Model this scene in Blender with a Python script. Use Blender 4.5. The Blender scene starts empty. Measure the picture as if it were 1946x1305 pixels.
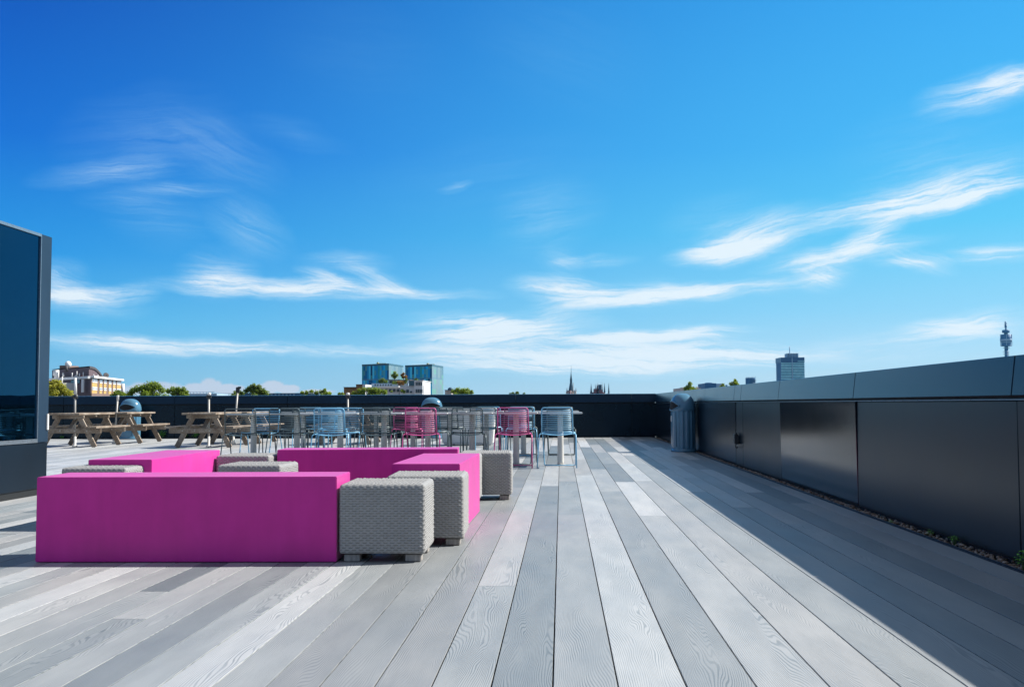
import bpy, bmesh, math, random
from mathutils import Vector, Matrix, Euler
random.seed(7)
scene = bpy.context.scene
COL = scene.collection
PI = math.pi
R = math.radians

# ------------------------------------------------------------------ camera
F, CX, CY, H = 2000.0, 973.0, 652.5, 0.88        # focal length / centre in photo pixels, eye height in metres
_yc = Vector(((1066 - CX) / F, -(767 - CY) / F, -1)).normalized()
_t = R(0.25)
_zc = Vector((math.cos(_t), math.sin(_t), 0)).cross(_yc).normalized()
_xc = _yc.cross(_zc)
M = Matrix((_xc, _yc, _zc))

def ray(px, py):
    return M @ Vector(((px - CX) / F, -(py - CY) / F, -1))

def ground(px, py, z=0.0):
    w = ray(px, py)
    t = (z - H) / w.z
    return Vector((0, 0, H)) + w * t

def at(px, py, Y):
    w = ray(px, py)
    return Vector((0, 0, H)) + w * (Y / w.y)

cam_d = bpy.data.cameras.new('camera')
cam = bpy.data.objects.new('camera', cam_d)
COL.objects.link(cam)
cam.matrix_world = Matrix.Translation((0, 0, H)) @ M.to_4x4()
cam_d.sensor_width = 36
cam_d.lens = 36 * F / 1946
cam_d.clip_start = 0.05
cam_d.clip_end = 20000
scene.camera = cam

# ------------------------------------------------------------------ node helpers
class NT:
    def __init__(s, tree):
        s.t = tree
    def n(s, kind, **kw):
        nd = s.t.nodes.new(kind)
        for k, v in kw.items():
            setattr(nd, k, v)
        return nd
    def l(s, a, b):
        s.t.links.new(a, b)
    def val(s, sock, v):
        if hasattr(v, 'is_output') or isinstance(v, bpy.types.NodeSocket):
            s.l(v, sock)
        else:
            sock.default_value = v
    def math(s, op, a, b=None, c=None, clamp=False):
        nd = s.n('ShaderNodeMath', operation=op, use_clamp=clamp)
        s.val(nd.inputs[0], a)
        if b is not None: s.val(nd.inputs[1], b)
        if c is not None: s.val(nd.inputs[2], c)
        return nd.outputs[0]
    def mix(s, f, a, b, blend='MIX'):
        nd = s.n('ShaderNodeMix', data_type='RGBA', blend_type=blend)
        s.val(nd.inputs[0], f)
        for k, v in ((6, a), (7, b)):
            if isinstance(v, (tuple, list)): v = (*v[:3], 1)
            s.val(nd.inputs[k], v)
        return nd.outputs[2]
    def noise(s, vec, scale, detail=2, rough=.5, dist=0, dims='3D'):
        nd = s.n('ShaderNodeTexNoise', noise_dimensions=dims)
        if vec is not None: s.l(vec, nd.inputs['Vector'])
        nd.inputs['Scale'].default_value = scale
        nd.inputs['Detail'].default_value = detail
        nd.inputs['Roughness'].default_value = rough
        nd.inputs['Distortion'].default_value = dist
        return nd.outputs[0]
    def mapping(s, vec, scale=(1, 1, 1), loc=(0, 0, 0), rot=(0, 0, 0), typ='POINT'):
        nd = s.n('ShaderNodeMapping', vector_type=typ)
        s.l(vec, nd.inputs[0])
        nd.inputs['Location'].default_value = loc
        nd.inputs['Rotation'].default_value = rot
        nd.inputs['Scale'].default_value = scale
        return nd.outputs[0]
    def ramp(s, fac, stops, interp='LINEAR'):
        nd = s.n('ShaderNodeValToRGB')
        nd.color_ramp.interpolation = interp
        el = nd.color_ramp.elements
        while len(el) < len(stops): el.new(.5)
        for e, (p, c) in zip(el, stops):
            e.position = p
            e.color = (*c, 1) if len(c) == 3 else c
        s.l(fac, nd.inputs[0])
        return nd.outputs[0]
    def bump(s, h, strength=.3, dist=.01):
        nd = s.n('ShaderNodeBump')
        nd.inputs['Strength'].default_value = strength
        nd.inputs['Distance'].default_value = dist
        s.l(h, nd.inputs['Height'])
        return nd.outputs[0]

MATS = {}
def mat(name, base=(.5, .5, .5), rough=.5, metal=0, var=.12, vscale=6, stretch=(1, 1, 1), bump=0, bscale=40, spec=.5,
        rvar=.1, aniso=0):
    """a procedural principled material: base colour broken up by two scales of noise"""
    if name in MATS: return MATS[name]
    m = bpy.data.materials.new(name)
    m.use_nodes = True
    t = NT(m.node_tree)
    b = m.node_tree.nodes['Principled BSDF']
    tc = t.n('ShaderNodeTexCoord').outputs['Object']
    v = t.mapping(tc, stretch)
    n1 = t.noise(v, vscale, 4, .6)
    n2 = t.noise(v, vscale * 7, 3, .6)
    f = t.math('ADD', t.math('MULTIPLY', n1, .65), t.math('MULTIPLY', n2, .35))
    lo = tuple(max(0, c * (1 - var * 1.6)) for c in base)
    hi = tuple(min(1, c * (1 + var * 1.6)) for c in base)
    t.l(t.ramp(f, [(.25, lo), (.75, hi)]), b.inputs['Base Color'])
    t.l(t.math('MULTIPLY_ADD', n2, rvar * 2, rough - rvar), b.inputs['Roughness'])
    b.inputs['Metallic'].default_value = metal
    b.inputs['Specular IOR Level'].default_value = spec
    if bump:
        t.l(t.bump(t.noise(v, bscale, 4, .6), bump, .004), b.inputs['Normal'])
    MATS[name] = m
    return m

# ------------------------------------------------------------------ mesh helpers
class MB:
    def __init__(s):
        s.bm = bmesh.new()
    def box(s, x0, x1, y0, y1, z0, z1, mtx=None):
        vs = [s.bm.verts.new((x, y, z)) for z in (z0, z1) for y in (y0, y1) for x in (x0, x1)]
        for q in ((0, 2, 3, 1), (4, 5, 7, 6), (0, 1, 5, 4), (1, 3, 7, 5), (3, 2, 6, 7), (2, 0, 4, 6)):
            s.bm.faces.new([vs[i] for i in q])
        if mtx is not None:
            for v in vs: v.co = mtx @ v.co
        return s
    def cbox(s, c, size, mtx=None):
        return s.box(c[0]-size[0]/2, c[0]+size[0]/2, c[1]-size[1]/2, c[1]+size[1]/2, c[2]-size[2]/2, c[2]+size[2]/2, mtx)
    def beam(s, a, b, w, d, up=(0, 1, 0)):
        """bar from a to b, w across (perpendicular to up), d along up"""
        a, b = Vector(a), Vector(b)
        z = (b - a); L = z.length; z.normalize()
        y = Vector(up); y = (y - z * y.dot(z)).normalized()
        x = y.cross(z)
        m = Matrix((x, y, z)).transposed().to_4x4(); m.translation = a
        return s.box(-w/2, w/2, -d/2, d/2, 0, L, m)
    def tube(s, pts, r, n=8, caps=True, closed=False):
        pts = [Vector(p) for p in pts]
        rs = r if isinstance(r, (list, tuple)) else [r] * len(pts)
        prev = None
        rings = []
        for i, p in enumerate(pts):
            if closed: d = (pts[(i+1) % len(pts)] - pts[i-1])
            else: d = pts[min(i+1, len(pts)-1)] - pts[max(i-1, 0)]
            d.normalize()
            if prev is None:
                a = Vector((0, 0, 1)) if abs(d.z) < .9 else Vector((1, 0, 0))
                u = d.cross(a).normalized()
            else:
                u = (prev - d * prev.dot(d)).normalized()
            prev = u
            w = d.cross(u)
            rings.append([s.bm.verts.new(p + (u * math.cos(k * 2 * PI / n) + w * math.sin(k * 2 * PI / n)) * rs[i]) for k in range(n)])
        m = len(rings)
        for i in range(m if closed else m - 1):
            A, B = rings[i], rings[(i + 1) % m]
            for k in range(n):
                f = s.bm.faces.new((A[k], A[(k+1) % n], B[(k+1) % n], B[k]))
                f.smooth = True
        if caps and not closed:
            s.bm.faces.new(rings[0][::-1]); s.bm.faces.new(rings[-1])
        return s
    def lathe(s, prof, n=24, c=(0, 0), sx=1, sy=1, caps=True, smooth=True):
        rings = [[s.bm.verts.new((c[0] + r * sx * math.cos(2*PI*k/n), c[1] + r * sy * math.sin(2*PI*k/n), z)) for k in range(n)] for r, z in prof]
        for A, B in zip(rings, rings[1:]):
            for k in range(n):
                f = s.bm.faces.new((A[k], A[(k+1) % n], B[(k+1) % n], B[k]))
                f.smooth = smooth
        if caps:
            s.bm.faces.new(rings[0][::-1]); s.bm.faces.new(rings[-1])
        return s
    def prism(s, pts, z0, z1):
        a = [s.bm.verts.new((p[0], p[1], z0)) for p in pts]
        b = [s.bm.verts.new((p[0], p[1], z1)) for p in pts]
        n = len(pts)
        for k in range(n): s.bm.faces.new((a[k], a[(k+1) % n], b[(k+1) % n], b[k]))
        s.bm.faces.new(a[::-1]); s.bm.faces.new(b)
        return s
    def blob(s, c, r, sub=1, jit=.15, sc=(1, 1, 1)):
        ret = bmesh.ops.create_icosphere(s.bm, subdivisions=sub, radius=1)
        e = Euler((random.random()*6, random.random()*6, random.random()*6)).to_matrix()
        for v in ret['verts']:
            p = e @ (v.co * (1 + random.uniform(-jit, jit)))
            v.co = Vector((p.x*sc[0]*r, p.y*sc[1]*r, p.z*sc[2]*r)) + Vector(c)
        return s
    def leaf(s, c, size, nrm=None, asp=.6):
        d = Vector((random.gauss(0, 1), random.gauss(0, 1), random.gauss(0, 1)))
        if nrm is not None: d = d * .6 + Vector(nrm)
        d.normalize()
        u = d.orthogonal().normalized()
        u.rotate(Matrix.Rotation(random.random() * 6.28, 3, d))
        w = d.cross(u)
        c = Vector(c)
        vs = [c - u*size*.5, c + w*size*asp*.5 + d*size*.08, c + u*size*.5, c - w*size*asp*.5 + d*size*.08]
        s.bm.faces.new([s.bm.verts.new(v) for v in vs])
        return s
    def bevel(s, w, seg=2):
        bmesh.ops.bevel(s.bm, geom=list(s.bm.edges), offset=w, segments=seg, affect='EDGES', clamp_overlap=True)
        return s
    def build(s, name, m, parent=None, loc=None, rot=None, recalc=True):
        if recalc: bmesh.ops.recalc_face_normals(s.bm, faces=list(s.bm.faces))
        me = bpy.data.meshes.new(name)
        s.bm.to_mesh(me); s.bm.free()
        if m is not None:
            for q in (m if isinstance(m, (list, tuple)) else [m]): me.materials.append(q)
        o = bpy.data.objects.new(name, me)
        COL.objects.link(o)
        if parent is not None: o.parent = parent
        if loc is not None: o.location = loc
        if rot is not None: o.rotation_euler = rot
        return o

def tag(o, label=None, cat=None, group=None, kind=None):
    if label: o['label'] = label
    if cat: o['category'] = cat
    if group: o['group'] = group
    if kind: o['kind'] = kind
    return o

def empty(name, loc=(0, 0, 0), rz=0, label=None, cat=None, group=None):
    o = bpy.data.objects.new(name, None)
    o.empty_display_size = .1
    COL.objects.link(o)
    o.location = loc
    o.rotation_euler = (0, 0, rz)
    return tag(o, label, cat, group)

def copy_tree(o, parent=None):
    c = o.copy(); COL.objects.link(c)
    if parent is not None: c.parent = parent
    for ch in [q for q in bpy.data.objects if q.parent == o]:
        copy_tree(ch, c)
    return c

def arc(c, u, v, r, a0, a1, n=5):
    c, u, v = Vector(c), Vector(u), Vector(v)
    return [c + u * r * math.cos(a0 + (a1-a0)*i/n) + v * r * math.sin(a0 + (a1-a0)*i/n) for i in range(n+1)]

ORD = ['first', 'second', 'third', 'fourth', 'fifth', 'sixth', 'seventh', 'eighth']

# ------------------------------------------------------------------ light
EXPO = .8
SUN = Vector((1.065, .354, 1.0)).normalized()
EL = math.asin(SUN.z); AZ = math.atan2(SUN.x, SUN.y)
sl = bpy.data.lights.new('sun', 'SUN')
sl.energy = 4.9; sl.angle = R(.53); sl.color = (1, .955, .88)
so = bpy.data.objects.new('sun', sl); COL.objects.link(so)
so.rotation_euler = (-SUN).to_track_quat('-Z', 'Y').to_euler()
so.location = (8, 4, 12)

w = bpy.data.worlds.new('World'); scene.world = w; w.use_nodes = True
t = NT(w.node_tree)
bg = w.node_tree.nodes['Background']
sky = t.n('ShaderNodeTexSky', sky_type='NISHITA')
sky.sun_disc = False; sky.sun_elevation = EL; sky.sun_rotation = AZ
sky.air_density = 1.0; sky.dust_density = .6; sky.ozone_density = 2.2; sky.altitude = 60
tc = t.n('ShaderNodeTexCoord').outputs['Generated']
sx = t.n('ShaderNodeSeparateXYZ'); t.l(tc, sx.inputs[0])
# the day's sky: deep blue away from the sun, paler towards it and the horizon; grey added overhead, unseen, to neutralise the fill
def lin(c): return tuple(((q/255)/12.92 if q/255 <= .04045 else ((q/255+.055)/1.055)**2.4) * SKYK for q in c)
SKYK = 10 / 2**EXPO
elr = t.math('MULTIPLY', t.math('ARCSINE', sx.outputs[2]), 1/.7, clamp=True)
def st(y): return max(0, (767-y)/2000/.7)
rl = t.ramp(elr, [(0, lin((140,196,226))), (st(720), lin((122,190,226))), (st(620), lin((78,180,234))), (st(500), lin((26,148,228))), (st(300), lin((0,106,212))), (st(10), lin((0,70,180))), (.62, lin((52,108,170))), (.8, lin((118,148,182))), (1, lin((138,154,174)))])
rr_ = t.ramp(elr, [(0, lin((208,232,244))), (st(690), lin((190,228,246))), (st(600), lin((150,218,250))), (st(450), lin((98,206,250))), (st(300), lin((74,190,250))), (st(10), lin((56,172,246))), (.62, lin((86,146,200))), (.8, lin((130,162,195))), (1, lin((138,154,174)))])
sd = t.math('ADD', t.math('MULTIPLY', sx.outputs[0], math.sin(AZ)), t.math('MULTIPLY', sx.outputs[1], math.cos(AZ)))
fz = t.n('ShaderNodeMapRange', interpolation_type='SMOOTHSTEP'); t.l(sd, fz.inputs[0]); fz.inputs[1].default_value = -.32; fz.inputs[2].default_value = .80
# whitening added to the unseen sky behind the viewer, for a less blue fill
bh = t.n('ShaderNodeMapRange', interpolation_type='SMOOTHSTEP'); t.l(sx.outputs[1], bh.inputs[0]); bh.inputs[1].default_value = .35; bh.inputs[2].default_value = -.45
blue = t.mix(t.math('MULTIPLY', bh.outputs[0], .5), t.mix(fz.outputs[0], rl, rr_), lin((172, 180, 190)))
skycol = t.mix(.02, blue, sky.outputs[0])
az = t.math('ARCTAN2', sx.outputs[0], sx.outputs[1])
el = t.math('ARCSINE', sx.outputs[2])
cb = t.n('ShaderNodeCombineXYZ'); t.l(az, cb.inputs[0]); t.l(el, cb.inputs[1])
ae = cb.outputs[0]
# gentle warp so that the cirrus streaks fray
wn = t.n('ShaderNodeTexNoise'); t.l(t.mapping(ae, (1, 2.2, 1)), wn.inputs['Vector'])
wn.inputs['Scale'].default_value = 9; wn.inputs['Detail'].default_value = 7; wn.inputs['Roughness'].default_value = .6
wv = t.n('ShaderNodeVectorMath', operation='SUBTRACT'); t.l(wn.outputs['Color'], wv.inputs[0]); wv.inputs[1].default_value = (.5, .5, .5)
ws = t.n('ShaderNodeVectorMath', operation='MULTIPLY_ADD'); t.l(wv.outputs[0], ws.inputs[0]); ws.inputs[1].default_value = (.046, .023, 0); t.l(ae, ws.inputs[2])
aew = ws.outputs[0]

def azel(px, py):
    v = ray(px, py).normalized()
    return math.atan2(v.x, v.y), math.asin(v.z)

CIRRUS = [  # ends of each streak, half width, strength
 (60,338,350,308,15,.22),(110,292,460,236,62,.10),(320,232,540,356,40,.13),(240,352,450,362,10,.20),(390,385,550,478,34,.22),
 (150,372,330,384,16,.12),(460,228,660,282,18,.08),(200,400,420,430,40,.12),(520,60,840,140,60,.03),(900,40,1250,150,70,.04),
 (270,532,840,556,15,.75),(330,520,500,526,32,.42),(555,506,670,540,9,.42),(560,488,760,500,16,.34),(640,506,800,552,13,.40),(680,550,960,564,8,.36),
 (40,566,230,566,18,.80),(170,562,310,553,13,.55),(60,516,170,545,26,.36),(100,600,300,585,10,.2),
 (20,640,480,662,14,.80),(260,660,760,669,9,.70),(740,646,1180,616,26,.85),(750,612,960,603,14,.50),(860,630,1000,606,14,.4),
 (1060,642,1480,626,10,.85),(1080,650,1300,636,12,.5),(620,664,1580,680,27,.62),(760,693,1480,688,20,.55),(1100,672,1700,664,20,.4),
 (950,545,1170,552,17,.72),(1030,577,1570,528,13,.78),(1050,562,1400,556,22,.36),(980,590,1200,572,12,.3),
 (1255,493,1520,452,18,.75),(1300,486,1600,396,30,.46),(1460,436,2010,318,22,.55),(1540,408,2020,296,36,.30),(1250,440,1500,400,40,.16),
 (1440,508,1800,446,14,.55),(1585,478,1720,412,18,.58),(1690,408,2010,336,14,.50),(1500,510,1620,536,24,.42),(1420,530,1700,470,30,.2),
 (1680,486,1830,520,15,.60),(1780,492,2000,480,13,.55),(1640,500,1760,508,9,.3),(1730,204,2010,138,26,.50),(1850,172,2060,120,17,.45),
 (1690,636,2010,592,19,.45),(1670,618,2010,634,13,.42),(1450,672,2010,636,24,.38),(930,436,1150,392,46,.18),(1015,474,1110,520,24,.22),
 (1040,502,1215,488,10,.36),(830,360,905,347,7,.20),(1580,300,2000,240,50,.10),(700,350,1200,300,50,.05),(-300,560,60,520,24,.6),(-600,420,-100,380,40,.4),
 (2050,420,2600,380,30,.5),(2100,600,2700,560,24,.6)]
BINS = {}
for i, (x0, y0, x1, y1, hw, sg) in enumerate(CIRRUS):
    a0, e0 = azel(x0, y0); a1, e1 = azel(x1, y1)
    L = math.hypot(a1-a0, e1-e0) / 2
    ang = math.atan2(e1-e0, a1-a0)
    loc = t.mapping(aew, (L*1.12, hw/F*1.75, 1), ((a0+a1)/2, (e0+e1)/2, 0), (0, 0, ang), 'TEXTURE')
    g = t.n('ShaderNodeTexGradient', gradient_type='SPHERICAL'); t.l(loc, g.inputs[0])
    key = min((-.40, -.04, .12, .36), key=lambda q: abs(q-ang))
    BINS[key] = t.math('MULTIPLY', g.outputs[1], sg*1.05) if key not in BINS else t.math('MULTIPLY_ADD', g.outputs[1], sg*1.05, BINS[key])
acc = None
for i, (key, msk) in enumerate(BINS.items()):
    loc = t.mapping(t.mapping(aew, (1, 1, 1), (i*3.3, i*1.7, 0), (0, 0, -key)), (5.6, 92, 1))
    nz = t.noise(loc, 1.0, 8, .66, .7)
    nz2 = t.noise(t.mapping(loc, (3.4, 3.0, 1)), 1.0, 6, .7, .8)
    nz = t.math('MULTIPLY_ADD', nz2, .42, t.math('MULTIPLY', nz, .62))
    val = t.math('MULTIPLY', t.math('MULTIPLY', msk, 1.55), t.math('MULTIPLY_ADD', t.math('MULTIPLY_ADD', nz, 4.2, -1.58, True), .82, .18))
    acc = val if acc is None else t.math('ADD', acc, val)
cir = t.math('MINIMUM', acc, .93)
# small cumulus heads low over the rooftops
cum = None
for i, (x, y, rx, ry) in enumerate([(372,739,34,14),(400,732,26,15),(434,739,36,12),(500,741,34,13),(519,733,24,13),(546,739,30,11),(292,738,62,15),(262,742,40,10),(600,744,40,6)]):
    a, e = azel(x, y)
    loc = t.mapping(ae, (rx/F*1.2, ry/F*1.15, 1), (a, e, 0), (0, 0, 0), 'TEXTURE')
    g = t.n('ShaderNodeTexGradient', gradient_type='SPHERICAL'); t.l(loc, g.inputs[0])
    cum = g.outputs[1] if cum is None else t.math('MAXIMUM', cum, g.outputs[1])
pn = t.noise(ae, 130, 4, .6)
puff = t.math('MULTIPLY_ADD', t.math('ADD', cum, t.math('MULTIPLY_ADD', pn, .9, -.55)), 4.5, -.35, True)
puff = t.math('MULTIPLY', puff, t.math('MULTIPLY', t.math('MULTIPLY', cum, 2.2, clamp=True), .50))
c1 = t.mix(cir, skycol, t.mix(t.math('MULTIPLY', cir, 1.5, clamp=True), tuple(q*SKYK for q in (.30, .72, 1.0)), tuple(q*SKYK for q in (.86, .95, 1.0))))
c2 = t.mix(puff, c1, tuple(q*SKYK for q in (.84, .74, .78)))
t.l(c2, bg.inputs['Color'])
bg.inputs['Strength'].default_value = .1
w.cycles.sampling_method = 'MANUAL'; w.cycles.sample_map_resolution = 1024

scene.view_settings.view_transform = 'Standard'
scene.view_settings.look = 'None'
scene.view_settings.exposure = EXPO
scene.view_settings.gamma = 1
scene.cycles.max_bounces = 8
scene.cycles.diffuse_bounces = 4
scene.cycles.glossy_bounces = 4
scene.cycles.use_denoising = True

# ------------------------------------------------------------------ setting: city ground, roof slab, deck
ZG = -24.0
XT = ground(1946, 1090).x                  # inner edge of the metal deck trim
XW = XT + .115                             # face of the right-hand parapet
YR = 27.9                                  # face of the rear parapet
m_city = mat('city_ground', (.12, .125, .12), .9, var=.35, vscale=.02)
g = MB(); g.box(-9000, 9000, -3000, 9000, ZG-1, ZG); tag(g.build('ground', m_city), kind='structure')
m_slab = mat('roof_membrane', (.03, .032, .034), .8)
g = MB(); g.box(-24, XW+.55, -8, YR+.55, ZG, -.06); tag(g.build('roof_slab', m_slab), kind='structure')

def deck_material():
    m = bpy.data.materials.new('weathered_oak_board'); m.use_nodes = True
    t = NT(m.node_tree); b = m.node_tree.nodes['Principled BSDF']
    oc = t.n('ShaderNodeTexCoord').outputs['Object']
    at_ = t.n('ShaderNodeAttribute', attribute_name='board')
    sp = t.n('ShaderNodeSeparateColor'); t.l(at_.outputs['Color'], sp.inputs[0])
    tone, seed, warm = sp.outputs[0], sp.outputs[1], sp.outputs[2]
    off = t.n('ShaderNodeCombineXYZ')
    t.l(t.math('MULTIPLY', seed, 31.0), off.inputs[0]); t.l(t.math('MULTIPLY', seed, 57.0), off.inputs[1]); t.l(t.math('MULTIPLY', seed, 19.0), off.inputs[2])
    ad = t.n('ShaderNodeVectorMath', operation='ADD'); t.l(oc, ad.inputs[0]); t.l(off.outputs[0], ad.inputs[1])
    v = ad.outputs[0]
    # contour lines of a stretched noise field read as cathedral grain
    n1 = t.noise(t.mapping(v, (4.4, .62, 1)), 1.0, 2.5, .5, .5)
    xs_ = t.n('ShaderNodeSeparateXYZ'); t.l(v, xs_.inputs[0])
    rings = t.math('SINE', t.math('MULTIPLY_ADD', xs_.outputs[0], 860.0, t.math('MULTIPLY', n1, 205.0)))
    n3 = t.noise(t.mapping(v, (9, 1.6, 1)), 1.0, 3, .5)
    amt = t.ramp(n3, [(.34, (.25,)*3), (.62, (1,)*3)])
    line = t.math('MULTIPLY', t.ramp(t.math('MULTIPLY_ADD', rings, .5, .5), [(.45, (0,)*3), (.95, (1,)*3)]), amt)
    fib = t.noise(t.mapping(v, (260, 9, 1)), 1.0, 3, .6)
    blot = t.noise(t.mapping(v, (3.2, 1.1, 1)), 1.0, 4, .6)
    base = t.ramp(tone, [(0, (.17, .195, .208)), (.5, (.335, .352, .356)), (1, (.56, .562, .56))])
    warmc = t.mix(t.math('MULTIPLY', warm, .6), base, (.40, .375, .36))
    c = t.mix(t.math('MULTIPLY_ADD', blot, 1.4, -.35, True), t.mix(1, warmc, (.80, .82, .84), 'MULTIPLY'), t.mix(1, warmc, (1.14, 1.13, 1.12), 'MULTIPLY'))
    c = t.mix(t.math('MULTIPLY', line, .78), c, t.mix(1, warmc, (.44, .49, .52), 'MULTIPLY'))
    c = t.mix(t.math('MULTIPLY_ADD', fib, .9, -.25, True), t.mix(1, c, (.86, .87, .88), 'MULTIPLY'), t.mix(1, c, (1.08, 1.08, 1.08), 'MULTIPLY'))
    t.l(c, b.inputs['Base Color'])
    t.l(t.math('MULTIPLY_ADD', blot, .2, .36), b.inputs['Roughness'])
    b.inputs['Specular IOR Level'].default_value = .5
    hgt = t.math('ADD', t.math('MULTIPLY', line, -.6), t.math('MULTIPLY', fib, .4))
    t.l(t.bump(hgt, .4, .002), b.inputs['Normal'])
    return m

edges = [ground(x, 1305).x for x in (26.5,113.8,205.6,300.6,400.8,503.6,605.4,710,819.2,932.7,1050.4,1175.3,1305.6,1438.4,1577.8,1713.2,1840.4)]
edges += [(edges[-1] + ground(1700, 1104.5).x) / 2] + [ground(1700, y).x for y in (1104.5, 1069.8, 1042, 1017.9)] + [XT]
NB0 = len(edges)
left = []
x = edges[0]
while x > -21:
    x -= random.uniform(.143, .15)
    left.append(x)
edges = left[::-1] + edges
i0 = len(left)
# tone below / above the butt joint for the boards nearest the camera (index from edges[i0])
known = {0:(.5,None),1:(.2,None),2:(.5,None),3:(.88,None),4:(.5,None),5:(.15,None),6:(.25,None),7:(.22,None),
         8:(.45,(1113,.85)),9:(.2,(923,.8)),10:(.5,(977.8,.42)),11:(.78,(902,.6)),12:(.36,None),13:(.68,(979.5,1.0)),14:(.62,(914,.85)),15:(.42,(866,.9)),16:(.45,None),17:(.3,None),18:(.5,None),19:(.2,None),20:(.4,None),21:(.6,None)}
bm = bmesh.new()
lay = bm.loops.layers.float_color.new('board')
def board(x0, x1, y0, y1, tone):
    g = .0026
    dz = random.uniform(-.0006, .0006)
    c = (min(1, max(0, tone)), random.random(), random.random()**2, 1)
    b = .001
    A = [(x0+g, y0+.0014, dz-b), (x1-g, y0+.0014, dz-b), (x1-g, y1-.0014, dz-b), (x0+g, y1-.0014, dz-b)]
    T = [(x0+g+b, y0+.0018, dz), (x1-g-b, y0+.0018, dz), (x1-g-b, y1-.0018, dz), (x0+g+b, y1-.0018, dz)]
    B = [(p[0], p[1], -.03) for p in A]
    va, vt, vb = ([bm.verts.new(p) for p in q] for q in (A, T, B))
    fs = [bm.faces.new(vt)]
    for k in range(4):
        j = (k+1) % 4
        fs.append(bm.faces.new((va[k], va[j], vt[j], vt[k])))
        fs.append(bm.faces.new((vb[k], vb[j], va[j], va[k])))
    for f in fs:
        for l in f.loops: l[lay] = c
for i in range(len(edges)-1):
    k = i - i0
    xm = (edges[i] + edges[i+1]) / 2
    pale = abs(xm + 10.0) < .2 or abs(xm + 6.85) < .16 or abs(xm + 4.1) < .09
    joints = []
    kn = known.get(k)
    if kn and kn[1]:
        yj = ground(1000, kn[1][0]).y
        y = yj
        while False: pass
        while y < YR - .06:
            if y > -3: joints.append(y)
            y += 3.6
    else:
        yj = None
        y = (7.6 if k >= 0 else 2.5) + random.uniform(0, 3.6)
        while y < YR - .06:
            joints.append(y); y += 3.6
    ys = [-6.5] + joints + [YR - .06]
    for a, b in zip(ys, ys[1:]):
        if b - a < .05: continue
        tone = random.choice((.02, .12, .25, .4, .5, .65, .85, 1.0)) + random.uniform(-.06, .06)
        if kn:
            if kn[1] is None and a < 9: tone = kn[0] if (a < 7 or random.random() < .5) else tone
            elif kn[1] and b <= yj + .01: tone = kn[0]
            elif kn[1] and a <= yj + .01: tone = kn[1][1]
        if pale: tone = 1.0
        elif xm < -5: tone = .62 + .38 * tone
        board(edges[i], edges[i+1], a, b, tone)
me = bpy.data.meshes.new('deck'); bm.to_mesh(me); bm.free()
me.materials.append(deck_material())
deck = bpy.data.objects.new('deck', me); COL.objects.link(deck); tag(deck, kind='structure')

# metal trim, gravel margin, pebbles
m_trim = mat('trim_metal', (.05, .075, .105), .35, .4, var=.15, vscale=3)
g = MB()
g.box(XT+.001, XT+.006, -6.5, YR-.2, -.03, .003); g.box(XT+.006, XT+.018, -6.5, YR-.2, -.03, -.014); g.box(XT+.018, XT+.028, -6.5, YR-.2, -.03, .006)
tag(g.build('deck_trim', m_trim), kind='structure')
m_soil = mat('gravel_soil', (.035, .028, .022), .95, var=.4, vscale=20)
g = MB(); g.box(XT+.028, XW+.12, -6.5, YR, -.055, -.022); g.box(-21, XT+.02, YR-.06, YR+.12, -.055, -.03)
tag(g.build('gravel_bed', m_soil), kind='structure')
def pebble_mat():
    m = bpy.data.materials.new('pebble'); m.use_nodes = True
    t = NT(m.node_tree); b = m.node_tree.nodes['Principled BSDF']
    oi = t.n('ShaderNodeNewGeometry').outputs['Random Per Island']
    t.l(t.ramp(oi, [(0, (.09, .06, .045)), (.3, (.2, .13, .09)), (.6, (.3, .21, .16)), (.85, (.4, .35, .3)), (1, (.16, .15, .15))]), b.inputs['Base Color'])
    b.inputs['Roughness'].default_value = .65
    return m
m_peb = pebble_mat()
g = MB()
y = 3.5
while y < YR - .2:
    r = random.uniform(.008, .017)
    for _ in range(2):
        g.blob((random.uniform(XT+.04, XW+.05), y + random.uniform(-.015, .015), -.018 + random.uniform(0, .012)), r*random.uniform(.8, 1.2), 1, .08, (1, random.uniform(.9, 1.5), .7))
    y += .017 if y < 14 else .03
for f in g.bm.faces: f.smooth = True
tag(g.build('pebbles', m_peb, recalc=False), 'brown pebbles filling the margin at the foot of the right parapet', 'pebbles', kind='stuff')

# ------------------------------------------------------------------ parapet walls
def metal_panel(name, base, rough, streak=.1, spec=.5, tint=(.62, .84, 1)):
    m = bpy.data.materials.new(name); m.use_nodes = True
    t = NT(m.node_tree); b = m.node_tree.nodes['Principled BSDF']
    oc = t.n('ShaderNodeTexCoord').outputs['Object']
    cl = t.noise(oc, 1.3, 4, .6)
    t.l(t.ramp(cl, [(.3, tuple(c*(1-streak*2.5) for c in base)), (.7, tuple(c*(1+streak*2.5) for c in base))]), b.inputs['Base Color'])
    t.l(t.math('MULTIPLY_ADD', cl, .07, rough-.035), b.inputs['Roughness'])
    b.inputs['Specular IOR Level'].default_value = spec; b.inputs['Specular Tint'].default_value = (*tint, 1)
    sm = t.noise(oc, .9, 3, .5)
    t.l(t.bump(sm, .05, .02), b.inputs['Normal'])
    return m
m_pan = [metal_panel('anodised_panel_satin', (.002, .006, .013), .24, .1, .30), metal_panel('anodised_panel_gloss', (.003, .007, .013), .15, .1, .5, (.9, .95, 1)), metal_panel('anodised_panel_brushed', (.002, .006, .013), .29, .1, .32)]
m_cap = metal_panel('anodised_cap', (.004, .013, .026), .24, .1, .4)
m_dark = mat('dark_recess', (.006, .007, .008), .6)
m_led = mat('parapet_ledge', (.10, .15, .2), .3, .5, var=.1)
ZP, ZC0, ZL1 = 1.133, .914, .885        # top of cap, underside of cap, top of the lower panels
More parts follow.
